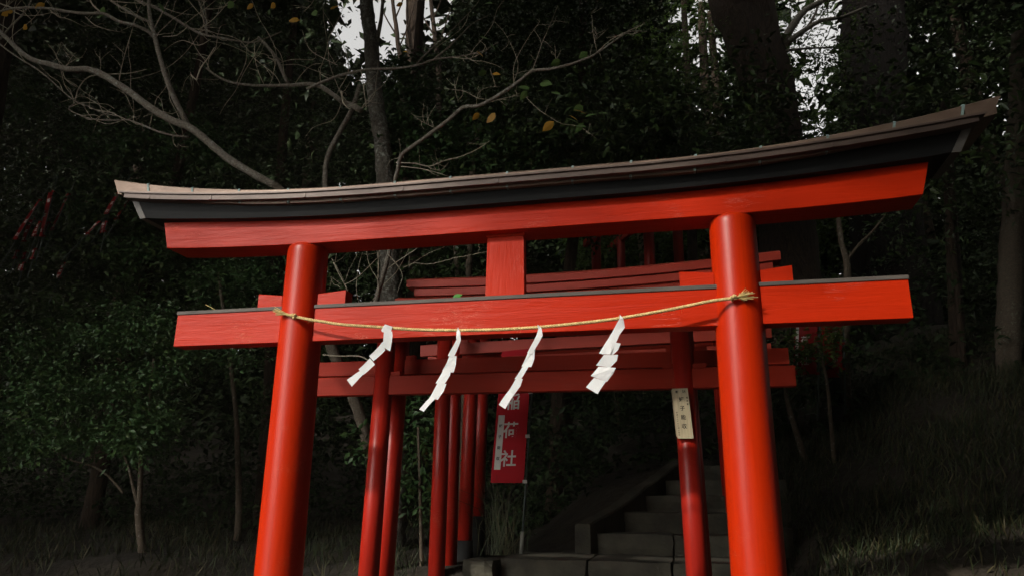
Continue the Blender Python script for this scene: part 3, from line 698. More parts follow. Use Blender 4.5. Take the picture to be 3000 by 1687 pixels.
NL = [(-7.2, 5.4, 'dark evergreen tree at the far left edge behind the dim banners'), (-5.0, 6.2, 'dark leafy tree behind the left end of the copper roof'), (-3.0, 5.6, 'glossy broadleaf tree behind the left pillar and the bare cherry limbs'),
      (-.9, 6.8, 'glossy dark evergreen tree behind the centre of the large gate'), (1.2, 9.6, 'dark evergreen tree behind the leaning trunk above the lintel'), (7.0, 14.5, 'dark tree behind the right end of the copper roof'), (9.0, 12.5, 'dark leafy tree at the right edge of the picture')]
C1 = np.vstack([px_pts(2300, -350, 1000, -200, 1150, 9.0, 11), px_pts(1800, 1000, 1880, -200, 640, 10, 12.5), px_pts(800, 1950, 2440, -200, 1100, 13.2, 15.5), px_pts(1700, 2480, 3500, -200, 1100, 14.6, 17), px_pts(60, 2500, 2950, -50, 900, 11.5, 13)])
C1 = clumped(C1, 14, .36)
C1 = np.vstack([C1, slabpts(600, -1.6, 3.0, 3.6, 7.0, 5.8, 6.6), slabpts(800, 3.2, 9, 2.2, 7, 4.8, 6.6), slabpts(600, -9, -3.4, 4.2, 7, 3.6, 6.2)])
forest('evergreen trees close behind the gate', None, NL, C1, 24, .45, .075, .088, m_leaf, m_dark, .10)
FL = [(-14, 13, 'tall dark forest tree deep at the left'), (-9.5, 15, 'tall forest tree behind the dim banners'), (-5.5, 14, 'tall forest tree deep behind the bare cherry'), (-2.2, 16, 'tall forest tree behind the lichened trunk'), (1.5, 15, 'tall forest tree behind the centre of the lintel'), (2.75, 17, 'tall forest tree behind the big leaning trunk'), (8.5, 14, 'tall forest tree deep behind the right roof tip'), (12.5, 14, 'tall forest tree deep at the right edge')]
CAN = None
C2 = px_pts(7500, -500, 3500, -350, 1250, 16, 22)
C2 = np.vstack([C2[:3500], clumped(C2[3500:], 10, .8)])
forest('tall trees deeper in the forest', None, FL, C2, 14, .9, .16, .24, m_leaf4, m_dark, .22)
C3 = np.vstack([px_pts(9000, -700, 3700, -100, 1350, 26, 40), px_pts(3500, -900, 1000, 60, 1350, 24, 34), px_pts(2500, 2500, 3900, 450, 1350, 24, 34), px_pts(1500, 1250, 2000, -200, 800, 26, 34)])
a = sprays(C3, 10, 1.6, .35, .62, .6); k = rng.random(len(a[0])) < np.clip(keep(a[0]) * 1.0, 0, 1); a = [q[k] for q in a]
th_ = rng.uniform(0, 2 * np.pi, 9000); az_ = np.degrees(np.arctan2(-np.cos(th_), -np.sin(th_)))    # unseen ring of leaves added to cut side light, open towards the sun
rr_ = rng.uniform(24, 34, 9000); R_ = np.stack([rr_ * np.cos(th_), rr_ * np.sin(th_) + 4, 20 * rng.random(9000) ** .8], 1)
k_ = (R_[:, 1] < 14) & ~((R_[:, 1] < 0) & (R_[:, 0] < -6) & (R_[:, 0] > -32) & (np.degrees(np.arctan2(-R_[:, 0], -R_[:, 1])) > 12) & (np.degrees(np.arctan2(-R_[:, 0], -R_[:, 1])) < 54))
R_ = np.vstack([R_[k_], np.stack([rng.uniform(-26, 26, 2600), rng.uniform(8, 28, 2600), rng.uniform(15, 20, 2600)], 1)])  # unseen leaf layer overhead, added to cut skylight on the forest
R_ = R_[~((abs(R_[:, 0] - 1) < 3.5) & (R_[:, 1] > 8) & (R_[:, 1] < 17))]
b_ = sprays(R_, 10, 1.6, .35, .75, .6); k = rng.random(len(b_[0])) < keep(b_[0]); a = [np.concatenate([p_, q_[k]]) for p_, q_ in zip(a, b_)]
V, F = leaves(*a); tag(mesh_obj('far_wood', V, F, m_leaf4), 'distant dark wood closing the view between the trunks, with an unseen leaf ring added as shade', 'wood', kind='stuff')

# unseen trees added to shade the forest, crowns shaped round a sun gap
def blocker_tree(lab, x, y, C, r=.25, L0=.36):
    g = float(gz(x, y)) - .1; o = thing('blocker_tree', (x, y, g), lab, 'tree', 'unseen trees added round the forecourt as shade')
    P, R = resample([(x, y, g), (x + .2, y, g + 4), (x, y, g + 9), (x, y, g + 13)], [r * 1.3, r, r * .8, r * .3], .6); mesh_obj('trunk', *tube(P, R, 10, .05), m_dark, o, True)
    crown(o, C, 12, 1.1, .22, L0, m_leaf2, asp=.6, filt=True)
blocker_tree('unseen tall tree left of the forecourt, high crown added to block the sun', -14.5, -9, slabpts(1500, -22, -12.2, -12, -7.5, 7.5, 20))
blocker_tree('unseen tall tree, high crown over the forecourt shaped to block the sun', -16, -12.5, np.vstack([slabpts(2600, -16, -2, -12, -9, 12.6, 30), slabpts(420, -12, -2, -9.7, -9, 11.0, 13)]))
blocker_tree('unseen broad tree added right behind the viewer to block light', 2.0, -12, np.vstack([slabpts(2200, -2.6, 8, -13, -9, 2, 17), slabpts(330, -4.3, -2.4, -10.2, -9, 1, 7.6)]), .3)
blocker_tree('unseen broad tree added to the right of the forecourt to block light', 11, -9, slabpts(2400, 7, 16, -12, -2, 1.5, 16), .3)
blocker_tree('unseen low dense tree added at the far left of the forecourt to block light', -19, -7, slabpts(1500, -24, -15, -10, -3, 1, 9), .2)
blocker_tree('unseen forest edge tree, boughs added high over the small gates as shade', -8.5, 3.5, np.vstack([slabpts(1450, -13, -1, -7, 6.5, 9.8, 12.5), slabpts(250, -4, 0, .3, 1.4, 7.6, 9),  slabpts(500, -16, -9, -3, 4, 3, 12)]), .25, .3)
blocker_tree('unseen forest edge tree, boughs added high over the stairs as shade', 6.8, 4.5, np.vstack([slabpts(1700, -1, 11, -7, 6.5, 9.8, 12.5), slabpts(350, 0, 5, .3, 1.4, 7.6, 9),  slabpts(700, 7.5, 13, -2, 6, 3, 12)]), .25, .3)

# --- big trunks
o = thing('leaning_tree', tuple(at(2330, 900, 8.2)), 'big dark leaning tree trunk rising behind the right half of the lintel', 'tree')
trunk(o, [(2120, -330), (2150, -150), (2172, 0), (2192, 64), (2218, 157), (2250, 259), (2270, 360), (2279, 425), (2300, 620), (2318, 900)], [.62, .58, .56, .50, .455, .42, .40, .39, .42, .5], 8.2, m_dark, 20, .04, step=.25)
for pts, r in (([(2297, 120), (2326, 70), (2361, 29), (2407, 6), (2460, -30)], [.075, .065, .055, .045, .03]), ([(2300, 130), (2361, 87), (2407, 61), (2465, 52), (2540, 20)], [.06, .045, .036, .03, .02]), ([(2300, 150), (2361, 143), (2442, 140)], [.03, .02, .012]), ([(2361, 87), (2390, 40), (2400, -20)], [.03, .02, .012])):
    trunk(o, pts, r, 8.0, m_cherry, 8, .03, 'limb', .12, False)
crown(o, np.vstack([clumped(px_pts(260, 1880, 2140, -80, 420, 12.2, 13.6), 8, .25), px_pts(60, 1900, 2120, -40, 400, 12.2, 13.5), clumped(px_pts(250, 2270, 2500, -40, 440, 12.2, 14), 7, .25), px_pts(110, 2290, 2490, 120, 440, 12.2, 14)]), 13, .4, .06, .07, m_leaf3, filt=False)
for i in range(46):                                   # fine bare twigs against the gap
    p = np.array([rng.uniform(2290, 2480), rng.uniform(-20, 330)]); d = np.array([rng.normal(25, 30), rng.normal(-18, 30)])
    mesh_obj('twig', *tube(np.array([at(*(p + d * k + rng.normal(0, 5, 2)), 8.4) for k in (0, .7, 1.5, 2.3)]), [.009, .007, .005, .002], 4), m_dark, o, True)
o = thing('thick_tree', tuple(at(2560, 900, 10)), 'very thick dark trunk standing upright behind the right roof tip', 'tree')
trunk(o, [(2560, -300), (2556, 0), (2560, 200), (2563, 390), (2600, 700), (2640, 1000), (2700, 1200)], [.60, .58, .57, .57, .62, .7, .8], 10, m_black_bark, 20, .04, step=.3)
def lone(label, pts, rad, y, m, name='slender_tree', step=.12, seg=10, branches=(), group=None):
    b = at(*pts[-1], y); o = thing(name, tuple(b), label, 'tree', group); trunk(o, pts, rad, y, m, seg, .06, step=step)
    for bp, br in branches: trunk(o, bp, br, y, m_cherry if m is m_lichen else m, 7, .04, 'limb', .08, False)
    return o
lone('lichen-spotted grey trunk rising behind the gate left of the strut', [(1066, -260), (1073, 0), (1079, 58), (1087, 116), (1093, 204), (1099, 291), (1108, 349), (1119, 407), (1125, 465), (1128, 530), (1140, 730), (1143, 843), (1150, 1000), (1160, 1250)], [.088, .090, .092, .094, .096, .098, .10, .102, .105, .108, .115, .12, .125, .13], 3.9, m_lichen, 'lichened_tree', .06, 18,
     [([(1095, 200), (1105, 120), (1116, 60), (1122, 0), (1130, -80)], [.035, .03, .026, .022, .018]), ([(1054, 250), (1035, 312), (1000, 380), (966, 445), (954, 495), (954, 560), (958, 640)], [.028, .030, .033, .036, .036, .036, .04])])
lone('dark upright trunk against the sky at the top centre', [(1212, -200), (1214, 0), (1216, 130), (1230, 330), (1240, 560)], [.19, .19, .19, .2, .21], 9.5, m_dark)
for x0, x1, lab in ((1150, 1165, 'thin bare stem left of the dark trunk against the sky'), (1262, 1275, 'thin bare stem right of the dark trunk against the sky')):
    lone(lab, [(x0 - 8, -150), (x0, 0), (x1, 120), (x1 + 10, 330)], [.03, .04, .05, .06], 9.0, m_dark, branches=[([(x0 + 6, 60), (x0 + 30, 0), (x0 + 40, -60)], [.02, .015, .01]), ([(x1, 110), (x1 - 40, 40), (x1 - 50, -20)], [.02, .015, .01]), ([(x1, 150), (x1 + 25, 90), (x1 + 50, 10)], [.02, .014, .01])])
lone('slender forked sapling right of the gate pillar under the lintel', [(2457, 640), (2466, 716), (2480, 760), (2483, 830), (2478, 1018), (2480, 1134), (2486, 1251), (2491, 1338)], [.03, .034, .04, .045, .045, .05, .052, .06], 5.4, m_sap, branches=[([(2482, 760), (2518, 716), (2562, 672), (2600, 620)], [.024, .02, .016, .01])])
lone('crooked thin sapling beside the edge stones right of the gate', [(2270, 980), (2300, 1130), (2305, 1170), (2328, 1251), (2363, 1356)], [.015, .02, .025, .03, .035], 4.6, m_sap)
lone('mottled trunk at the lower right edge on the grassy bank', [(2990, 100), (2975, 500), (2962, 780), (2955, 950), (2952, 1105), (2950, 1193), (2940, 1309), (2922, 1385)], [.10, .115, .13, .13, .135, .14, .15, .19], 5.6, m_mossy)
lone('bulging brown trunk left of the mottled one on the bank', [(2770, 300), (2790, 700), (2800, 900), (2806, 1134), (2794, 1251), (2795, 1310)], [.06, .08, .09, .105, .10, .12], 6.4, m_dark)
lone('thin stem right of the bulging brown trunk', [(2780, 600), (2822, 1050), (2830, 1222), (2847, 1340)], [.03, .04, .045, .05], 6.2, m_dark)
lone('pale trunk lit by the sun behind the uphill pillars', [(1868, 560), (1876, 690), (1882, 740), (1886, 800), (1890, 900)], [.075, .075, .08, .085, .09], 10.5, m_pale)

# --- the bare cherry: branches, last leaves
A = lambda x, y: (x * .58173, y * .58173)
Bq = lambda x, y: (1000 + x * .58173, y * .58173)
CH = thing('bare_cherry', tuple(at(1100, 1560, 2.6)), 'bare cherry tree with pale spreading limbs and a few yellow leaves above the gate', 'tree')
K = .58173 / CAM_F * 6.5 * 1.0
LIMBS = []
def limb(f, pts, r, y=2.6, name='limb', m=None, seg=9, dy=0.0):
    if name == 'limb' and r[0] < 20: LIMBS.append((f, pts, y))
    n_ = len(pts); ra = list(np.interp(np.linspace(0, 1, n_), np.linspace(0, 1, len(r)), r))
    D = (y + 3.844) / 6.5
    ys = [y + dy * math.sin(i / max(1, n_ - 1) * 2.2) for i in range(n_)]
    return trunk(CH, [f(*p) for p in pts], [q * K * D for q in ra], ys, m or m_cherry, seg, .05, name, .05, False)
tk = [(805, 543), (860, 590), (910, 650), (935, 730), (930, 820), (940, 920), (970, 1013), (1000, 1085), (1030, 1150), (1060, 1235), (1080, 1318), (1095, 1420)]
trunk(CH, tk, [.040, .043, .046, .048, .050, .052, .054, .054, .053, .052, .052, .056], 2.6, m_mossy, 14, .05, 'trunk', .05, True)
limb(A, [(1385, 935), (1300, 890), (1180, 820), (1100, 760), (1020, 690), (950, 640), (860, 605), (760, 545), (640, 455), (520, 380), (440, 350), (350, 350), (250, 325), (160, 300), (90, 250), (30, 190), (-40, 130), (-160, 60)], (23, 24, 23, 21, 18, 15, 12), dy=-.5)
limb(A, [(955, 650), (910, 560), (870, 480), (830, 370), (800, 270), (780, 190), (760, 110), (750, 40), (750, -60), (740, -160)], (19, 17, 15, 12, 9), dy=-.25)
limb(A, [(790, 205), (745, 160), (680, 130), (600, 110), (520, 70), (440, 70), (340, 60), (250, 45), (150, 40), (60, 45), (0, 60), (-120, 90)], (12, 11, 10, 8, 6), 2.45, dy=-.4)
limb(A, [(762, 115), (690, 85), (620, 45), (550, 0), (500, -40)], (9, 8, 6), 2.5)
limb(A, [(-60, 180), (0, 225), (60, 270), (120, 310), (180, 345), (250, 400), (320, 465), (380, 510), (450, 540), (520, 570), (600, 588)], (6, 5, 4, 3), 2.2)
limb(A, [(950, 692), (880, 685), (800, 665), (700, 625), (640, 605), (560, 608), (460, 600), (400, 580), (345, 550), (380, 520)], (7, 6, 5, 4), 2.5, dy=-.2)
limb(A, [(0, 200), (50, 140), (110, 80), (150, 20), (170, -40)], (8, 7, 6, 4), 2.2)
limb(A, [(700, 10), (780, 40), (870, 90), (950, 140), (1020, 175), (1100, 190), (1180, 205), (1270, 215), (1350, 190), (1420, 160)], (10, 9, 8, 5, 3), 3.2)
limb(A, [(650, -40), (700, 10)], (10, 10), 3.2)
limb(A, [(1045, 180), (1030, 120), (1020, 60), (1000, 0), (990, -60)], (8, 7, 6), 3.2); limb(A, [(1040, 170), (1040, 100), (1030, 40), (1018, -40)], (6, 5, 4), 3.2)
limb(A, [(1300, 190), (1350, 240), (1395, 300), (1430, 380), (1450, 420)], (9, 11, 12), 3.5)
limb(A, [(1719, 510), (1680, 480), (1620, 440), (1560, 425), (1480, 430), (1400, 432), (1290, 432), (1180, 420), (1100, 390), (1040, 345)], (16, 15, 12, 9, 8, 7), 3.5)
limb(Bq, [(100, 560), (60, 535), (0, 512)], (18, 17, 16), 3.6)
limb(A, [(1545, 450), (1600, 425), (1660, 400), (1719, 380), (1780, 365), (1870, 350), (2000, 345), (2100, 330), (2190, 300), (2280, 290), (2370, 275), (2440, 255), (2480, 230), (2510, 215)], (9, 9, 8, 7, 5, 3, 2), 3.0)
limb(Bq, [(380, 322), (450, 250), (520, 190), (580, 130), (640, 70), (690, 10), (720, -40)], (5, 4, 3, 2), 3.0, 'twig'); limb(Bq, [(470, 295), (540, 240), (600, 180), (660, 120), (740, 80)], (5, 4, 3), 3.0, 'twig')
limb(Bq, [(262, 960), (270, 910), (285, 850), (305, 780), (400, 710), (480, 650), (560, 590), (615, 540), (690, 535), (760, 500), (840, 450), (910, 400), (960, 360), (1050, 350), (1120, 335), (1200, 310), (1270, 280), (1330, 240), (1400, 190), (1460, 160), (1540, 160)], (12, 11, 11, 10, 9, 7, 5, 3), 2.4, dy=-.4)
limb(Bq, [(262, 960), (255, 1080), (245, 1250), (200, 1420), (150, 1600)], (12, 13, 14, 15), 2.4)
TW = [(A, [(380, 510), (390, 460), (430, 400), (480, 380), (560, 375), (650, 370), (740, 350)], 4), (A, [(385, 440), (330, 400), (320, 345), (380, 300), (420, 290)], 3), (A, [(600, 410), (610, 350), (630, 270), (660, 170), (690, 70), (710, 30)], 3.2),
      (A, [(635, 480), (660, 540), (690, 610)], 2.2), (A, [(500, 385), (508, 320), (498, 285)], 2.2), (A, [(330, 345), (360, 290), (385, 265)], 2), (A, [(330, 340), (290, 300), (275, 265)], 2), (A, [(990, 405), (1010, 345), (1050, 290), (1080, 240)], 5), (A, [(990, 405), (965, 385), (960, 365)], 3), (A, [(940, 140), (890, 180), (820, 185)], 3.5),
      (A, [(1060, 200), (1000, 230), (920, 205), (860, 230), (825, 260)], 3), (A, [(1000, 150), (1060, 110), (1110, 60), (1160, 0)], 3), (A, [(430, 85), (480, 130), (560, 155), (630, 165)], 3), (A, [(250, 50), (300, 90), (330, 90)], 3), (A, [(60, 50), (100, 75), (180, 80), (260, 65)], 3.5), (A, [(0, 20), (60, 40), (120, 60)], 5),
      (A, [(1280, 215), (1290, 330), (1330, 430)], 2), (A, [(1390, 300), (1370, 400), (1345, 450)], 2.2), (A, [(1700, 330), (1640, 300), (1560, 250), (1520, 150)], 2.2), (A, [(780, 140), (820, 60), (860, -20)], 4), (A, [(520, 70), (470, 30), (440, -30)], 6), (A, [(1530, 60), (1570, 20), (1600, -40)], 3),
      (Bq, [(1290, 262), (1360, 200), (1450, 155), (1530, 120)], 2.6), (Bq, [(960, 360), (990, 280), (1010, 220), (1050, 130), (1090, 30)], 2.6), (Bq, [(870, 430), (870, 330), (930, 210), (1000, 110)], 2.4), (Bq, [(275, 820), (380, 825), (440, 840), (520, 810), (600, 790), (680, 755), (750, 710)], 4), (Bq, [(300, 840), (400, 850), (480, 870), (540, 890)], 3),
      (Bq, [(440, 845), (500, 860), (540, 820)], 2.5), (Bq, [(920, 480), (990, 550), (1050, 590), (1110, 625), (1200, 640), (1300, 710)], 2.2), (Bq, [(680, 530), (690, 470), (740, 440), (800, 440)], 2), (Bq, [(740, 520), (800, 500), (850, 490), (900, 470)], 2.2), (Bq, [(1060, 355), (1080, 290), (1060, 260)], 2), (Bq, [(870, 410), (890, 320), (830, 180), (770, 110)], 2), (Bq, [(590, 520), (575, 460), (580, 420)], 1.8),
      (Bq, [(480, 650), (400, 610), (350, 570)], 1.8), (Bq, [(1290, 270), (1270, 180), (1260, 60)], 1.8), (Bq, [(640, 70), (610, 140), (480, 240)], 2.2), (Bq, [(560, 290), (650, 295), (740, 250)], 2.2), (Bq, [(0, 460), (10, 520), (40, 550)], 6), (Bq, [(110, 420), (120, 500), (125, 560)], 4)]
for f, pts, r in TW: limb(f, pts, (r, r * .8, r * .5), 2.4 + rng.uniform(-.25, .45), 'twig', m_twig, 6)
for i in range(190):                                  # small side shoots on the twigs
    f, pts, r = TW[rng.integers(len(TW))]; j = rng.integers(len(pts) - 1); t = rng.random(); p = np.array(pts[j]) * (1 - t) + np.array(pts[j + 1]) * t
    d = rng.standard_normal(2) * 32 + [0, -22]
    limb(f, [tuple(p), tuple(p + d * .5 + rng.normal(0, 6, 2)), tuple(p + d * 1.3)], (1.7, 1.4, .9), 2.45, 'twig', m_twig, 4)
for i in range(95):                                   # longer crooked twigs on the limbs
    f, pts, y = LIMBS[rng.integers(len(LIMBS))]; j = rng.integers(len(pts) - 1); t = rng.random(); p = np.array(pts[j]) * (1 - t) + np.array(pts[j + 1]) * t
    d = np.array([rng.normal(0, 36), rng.normal(-22, 34)]); q = [p]
    for k in range(5): d = d * .92 + rng.normal(0, 17, 2) + [0, -3]; q.append(q[-1] + d)
    limb(f, [tuple(a) for a in q], (2.6, 2.1, 1.2), y + rng.uniform(-.1, .25), 'twig', m_twig, 5)
# the tangle low behind the left pillar and the shoots seen through the gap of the gate
C8 = lambda x, y: ((950 + x * .21351) / .58173, (700 + y * .21351) / .58173)
for pts, r in (([(130, 330), (200, 480), (290, 640), (330, 760), (340, 900)], 9), ([(290, 620), (440, 540), (600, 390), (700, 290), (780, 220)], 5), ([(100, 270), (180, 400), (280, 590)], 4), ([(150, 330), (165, 200), (165, 150)], 3.5), ([(150, 325), (240, 270), (310, 190)], 3), ([(290, 570), (340, 430), (400, 310), (470, 180)], 3), ([(475, 880), (440, 700), (450, 520), (490, 300), (530, 180)], 3.6), ([(240, 630), (160, 570), (90, 520)], 3.5), ([(90, 520), (100, 560), (65, 690)], 3), ([(230, 690), (190, 640), (130, 620), (100, 560)], 4), ([(620, 880), (680, 810), (745, 740)], 4),
               ([(1080, 395), (1160, 360), (1250, 330), (1400, 350), (1560, 325), (1780, 265), (1950, 235), (2100, 200), (2250, 175)], 5), ([(1160, 380), (1250, 310), (1450, 190), (1600, 130), (1670, 95)], 3.5), ([(1160, 370), (1165, 250), (1155, 130)], 3), ([(2120, 195), (2126, 130), (2126, 60)], 2.5), ([(1570, 310), (1590, 280), (1600, 250)], 2), ([(1780, 262), (1810, 230), (1845, 200)], 2), ([(530, 210), (640, 215), (760, 175)], 2.2)):
    limb(A, [C8(*p) for p in pts], tuple(np.array([r, r * .9, r * .6]) * .40), 2.5, 'twig', m_twig, 6)
limb(A, [((900 + x * .29126) / .58173, (940 + y * .29126) / .58173) for x, y in ((160, 335), (300, 350), (520, 350), (600, 385), (690, 420))], (4, 4, 3), 2.3, 'twig', m_twig, 6)
lm_green = lm_yel = None
def leaf_mesh(nm, m):
    t = np.linspace(0, 1, 6); w_ = np.sin(np.pi * t ** .8) * .30
    V = [(0, 0, .02 * math.sin(3 * q)) for q in t]; V = [(q, 0, -.10 * q * q) for q in t] + [(q, h, .10 * h - .10 * q * q) for q, h in zip(t, w_)] + [(q, -h, .16 * h - .10 * q * q) for q, h in zip(t, w_)]
    F = [(i, i + 1, 7 + i, 6 + i) for i in range(5)] + [(i + 1, i, 12 + i, 13 + i) for i in range(5)]
    me = bpy.data.meshes.new(nm); me.from_pydata(V, [], F); me.materials.append(m); return me
lmg, lmy = leaf_mesh('leaf', m_leafg), leaf_mesh('leaf', m_leafy)
LV = [(A, 525, 38, 'g', 32), (A, 795, 15, 'g', 30), (A, 135, 128, 'y', 22), (A, 40, 65, 'y', 28), (A, 65, 58, 'y', 24), (A, 165, 35, 'y', 22), (A, 225, 20, 'y', 28), (A, 1175, 10, 'g', 26), (A, 1275, 20, 'y', 24), (A, 1385, 18, 'y', 22), (A, 1455, 105, 'y', 34), (A, 1530, 10, 'g', 26), (A, 1665, 50, 'y', 30), (A, 1600, 60, 'g', 24),
      (Bq, 680, 258, 'y', 24), (Bq, 700, 187, 'g', 20), (Bq, 750, 222, 'g', 20), (Bq, 732, 362, 'g', 22), (Bq, 760, 372, 'y', 22), (Bq, 725, 18, 'g', 24), (Bq, 900, 435, 'g', 32), (Bq, 935, 457, 'g', 26), (Bq, 1000, 422, 'g', 32), (Bq, 1055, 467, 'g', 28), (Bq, 1240, 265, 'g', 24), (Bq, 1105, 305, 'g', 26), (Bq, 775, 570, 'y', 30), (Bq, 695, 570, 'y', 22),
      (Bq, 1070, 612, 'y', 34), (Bq, 1168, 555, 'y', 30), (Bq, 1142, 580, 'y', 26), (Bq, 1132, 597, 'g', 34), (Bq, 1180, 635, 'g', 28), (Bq, 1220, 620, 'g', 28), (Bq, 1265, 605, 'g', 24), (Bq, 1290, 572, 'g', 28), (Bq, 1225, 590, 'g', 28), (Bq, 1218, 535, 'g', 28), (Bq, 310, 18, 'y', 18), (Bq, 310, 262, 'y', 16)]
base = np.array(CH.location)
for f, x, y, c, r in LV:
    o = bpy.data.objects.new('leaf', lmg if c == 'g' else lmy); COL.objects.link(o); o.parent = CH
    P = at(*f(x, y), 2.15 + rng.uniform(-.1, .1)); s = r * K * 2.2
    o.location = P - base; o.scale = (s * 1.1, s * rng.uniform(.85, 1.25), s); o.rotation_euler = (rng.uniform(.45, 1.3), rng.uniform(-.2, .9), rng.uniform(-.6, .6) + (3.1 if rng.random() < .5 else 0))

# --- the little camellia on the left, ivy and shrubs behind the small gates
def leafy(o, groups, L0, m, n=14, size=.32, spread=.045):
    C = np.vstack([px_pts(k, a, b, c, d, e, f_) for k, a, b, c, d, e, f_ in groups]); return crown(o, C, n, size, spread, L0, m, filt=False)
CM = lone('small camellia with tiered dark sprays and a slim crooked stem at the lower left', [(411, 1240), (412, 1367), (411, 1425), (406, 1484), (406, 1513), (412, 1570), (419, 1630), (431, 1700)], [.020, .024, .027, .030, .036, .038, .042, .05], 3.0, m_sap, 'camellia', .06, 12,
          [([(404, 1478), (390, 1425), (373, 1355), (349, 1303), (320, 1240)], [.022, .018, .014, .012, .008]), ([(361, 1443), (314, 1390), (262, 1361), (215, 1349), (140, 1310)], [.014, .012, .01, .008, .005]), ([(412, 1330), (430, 1250), (440, 1150), (450, 1050)], [.02, .018, .014, .01])])
leafy(CM, [(200, -120, 200, 1150, 1330, 6.2, 7.2), (110, 190, 420, 1240, 1300, 6.2, 7.2), (70, 380, 480, 1230, 1300, 6.3, 7.0), (90, 40, 230, 1080, 1180, 6.2, 7.4), (110, 220, 400, 1100, 1180, 6.3, 7.4), (60, 420, 500, 1070, 1130, 6.5, 7.3), (70, 430, 490, 1180, 1230, 6.4, 7.2),
           (90, 290, 520, 940, 1010, 6.6, 7.6), (60, 40, 260, 970, 1030, 6.8, 7.8), (40, 320, 500, 890, 930, 7, 7.8), (50, 520, 740, 1010, 1050, 6.8, 7.6), (160, -100, 420, 900, 1320, 6.8, 8.4)], .062, m_leafc, 15)
o = lone('leafy shrub with a drooping spray under the left end of the lintel', [(640, 800), (660, 950), (690, 1200), (700, 1500)], [.02, .025, .03, .04], 4.4, m_sap, 'shrub')
leafy(o, [(110, 540, 850, 770, 830, 8.0, 9.0), (80, 600, 800, 830, 900, 8.2, 9.0), (60, 330, 480, 690, 760, 8.0, 9.0), (40, 200, 330, 590, 640, 8.4, 9.2), (90, 180, 560, 330, 470, 8.0, 9.2), (70, 560, 700, 380, 480, 8.4, 9.2), (40, 40, 140, 255, 320, 8.2, 9)], .075, m_leafc)
o = lone('glossy shrub of broad leaves between the first two pairs of left pillars', [(1225, 1250), (1230, 1400), (1235, 1640)], [.012, .014, .018], 2.9, m_sap, 'shrub')
leafy(o, [(60, 1180, 1285, 1160, 1340, 6.6, 7.3), (30, 1200, 1270, 1340, 1480, 6.6, 7.2), (12, 1050, 1085, 1270, 1330, 6.0, 6.5)], .085, m_leafc, 9, .2, .05)
o = lone('dark green laurel whose hanging leaves show in the gap left of the strut', [(1330, 640), (1340, 800), (1350, 950)], [.03, .035, .04], 4.6, m_sap, 'shrub')
leafy(o, [(70, 1200, 1450, 750, 840, 8.2, 9.0), (50, 1270, 1400, 715, 770, 8.4, 9.2)], .095, m_leaf, 12)
o = lone('lit camellia boughs just above the middle of the copper roof', [(1400, 380), (1390, 480), (1380, 600)], [.03, .035, .04], 4.4, m_sap, 'shrub')
leafy(o, [(190, 1130, 1330, 350, 520, 7.8, 9.0), (150, 1330, 1620, 400, 510, 8.0, 9.0), (90, 1130, 1260, 180, 340, 8.4, 9.6), (60, 1560, 1620, 395, 450, 8.2, 9), (150, 1800, 2000, 360, 440, 8.6, 9.8)], .10, m_leafc, 13, .36)
o = lone('green maple-like shrub hanging before the dark banner right of the gate', [(2390, 1000), (2420, 1100), (2440, 1300)], [.012, .016, .022], 4.3, m_sap, 'shrub')
leafy(o, [(36, 2310, 2430, 1000, 1050, 7.9, 8.5), (18, 2270, 2330, 1000, 1120, 8.2, 8.8), (14, 2420, 2470, 960, 1010, 8.0, 8.6)], .075, m_leaf3, 9, .22)
o = lone('sunlit leafy bush beyond the uphill torii', [(1800, 600), (1800, 800), (1800, 900)], [.03, .04, .05], 12.5, m_sap, 'bush')
leafy(o, [(360, 1690, 2060, 640, 830, 14.3, 15.4), (60, 2380, 2480, 640, 740, 15, 16), (50, 2270, 2420, 1130, 1180, 14, 15)], .15, m_leaf3, 12, .5, .1)
U_ = np.vstack([slabpts(700, -1.6, 3.2, 5.0, 9, 0, 1), slabpts(1500, -16, -2.2, 5.2, 12, 0, 1), slabpts(900, 3.2, 14, 5.5, 12, 0, 1)]); U_[:, 2] = gz(U_[:, 0], U_[:, 1]) + U_[:, 2] ** 1.5 * 1.5
a = sprays(U_, 14, .4, .07, .11); V, F = leaves(*a); tag(mesh_obj('undergrowth', V, F, m_leaf2), 'dark leafy undergrowth between the trunks', 'undergrowth', kind='stuff')
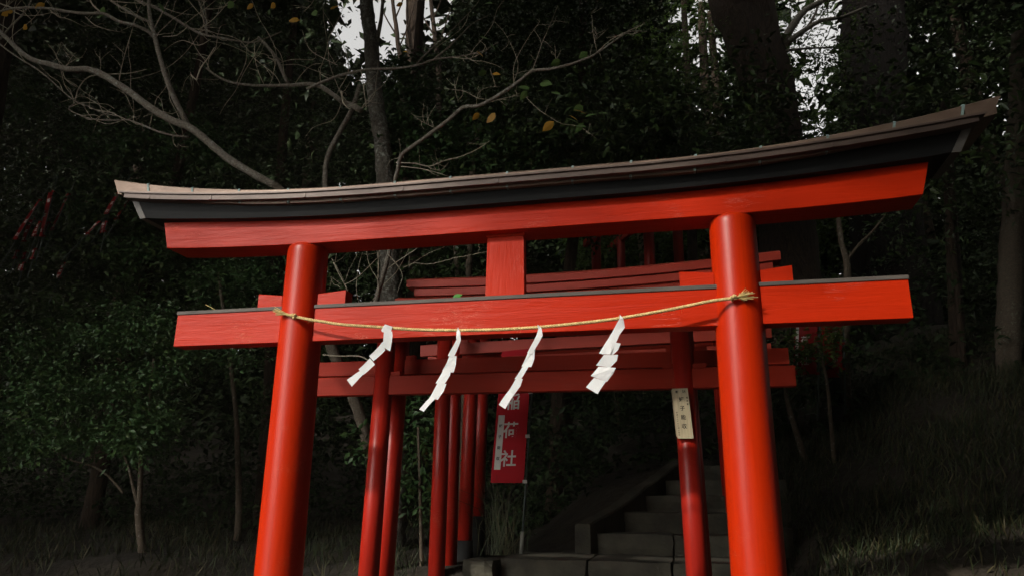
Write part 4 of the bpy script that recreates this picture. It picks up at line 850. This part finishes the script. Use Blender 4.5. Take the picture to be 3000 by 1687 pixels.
# grass on the banks
def grass(name, label, n, x0, x1, y0, y1, h, m=m_grass, cat='grass'):
    x = rng.uniform(x0, x1, n); y = rng.uniform(y0, y1, n); cl = np.sin(x * 3.1) * np.sin(y * 2.7 + 1) + rng.normal(0, .5, n); k = cl > -.3; x, y = x[k], y[k]
    P = np.stack([x, y, gz(x, y) - .02], 1); D = np.stack([rng.normal(0, .45, len(x)) + .15, rng.normal(-.15, .4, len(x)), np.ones(len(x))], 1); Nn = rng.standard_normal((len(x), 3)) * [1, 1, .2]
    Lg = h * rng.uniform(.5, 1.4, len(x)); V, F = leaves(P, D, Nn, Lg, np.full(len(x), .008) * rng.uniform(.7, 1.6, len(x)), .1)
    return tag(mesh_obj(name, V, F, m), label, cat, kind='stuff')
grass('bank_grass', 'rough dim grass covering the bank right of the gate', 46000, 1.6, 7.5, .8, 8, .15)
grass('slope_grass', 'sparse grass on the dark slope left of the gate', 9000, -8, -1.3, 1.5, 7, .16)
mb = MB()
for i in range(70):
    b = at(1470 + rng.normal(0, 24), 1625, 2.9 + rng.normal(0, .12)); d = rng.normal(0, .10, 2); l = rng.uniform(.3, .85)
    mb.add(*tube(np.array([b, b + [d[0], d[1], l * .6], b + [d[0] * 2.4, d[1] * 2, l * (1 if rng.random() < .6 else .75)]]), [.003, .0025, .001], 3))
tag(mb.build('grass_tuft', m_grass), 'tall thin grass blades growing beside the foot of the banner pole', 'grass', kind='stuff')
# loose leaf and straw lying on the tie beam
q = at(1345, 870, -.02); o = bpy.data.objects.new('fallen_leaf', leaf_mesh('fallen_leaf', leaf_mat('bright_green_leaf', [(.05, .22, .03), (.06, .24, .03)], .5, .4, .2))); COL.objects.link(o)
o.location = at(1325, 874, -.03); o.location.z = 2.687; o.scale = (.062, .06, .06); o.rotation_euler = (1.2, -.42, .1); tag(o, 'single bright green leaf lying on the tie beam left of the strut', 'leaf')
a = at(602, 892, -.02); b = at(634, 909, -.02); o = mesh_obj('straw', *tube(np.array([a, (a + b) / 2 + [0, 0, .002], b]), [.002, .002, .0015], 5), m_straw, loc=tuple(b)); tag(o, 'stray dry straw poking over the left arm of the tie beam', 'straw')

# thin warm haze added only to lift the darkest tones
hv = [(x, y, z) for z in (-1.5, 34.0) for x, y in ((-175, -170), (175, -170), (175, 180), (-175, 180))]
m = bpy.data.materials.new('black_lift_haze'); m.use_nodes = True; N = m.node_tree.nodes; N.remove(N['Principled BSDF'])
pv = N.new('ShaderNodeVolumePrincipled'); pv.inputs['Density'].default_value = .0007; pv.inputs['Color'].default_value = (1, .88, .68, 1)
m.node_tree.links.new(pv.outputs[0], N['Material Output'].inputs['Volume'])
tag(mesh_obj('haze', hv, [(3, 2, 1, 0), (4, 5, 6, 7), (0, 1, 5, 4), (1, 2, 6, 5), (2, 3, 7, 6), (3, 0, 4, 7)], m), kind='stuff')
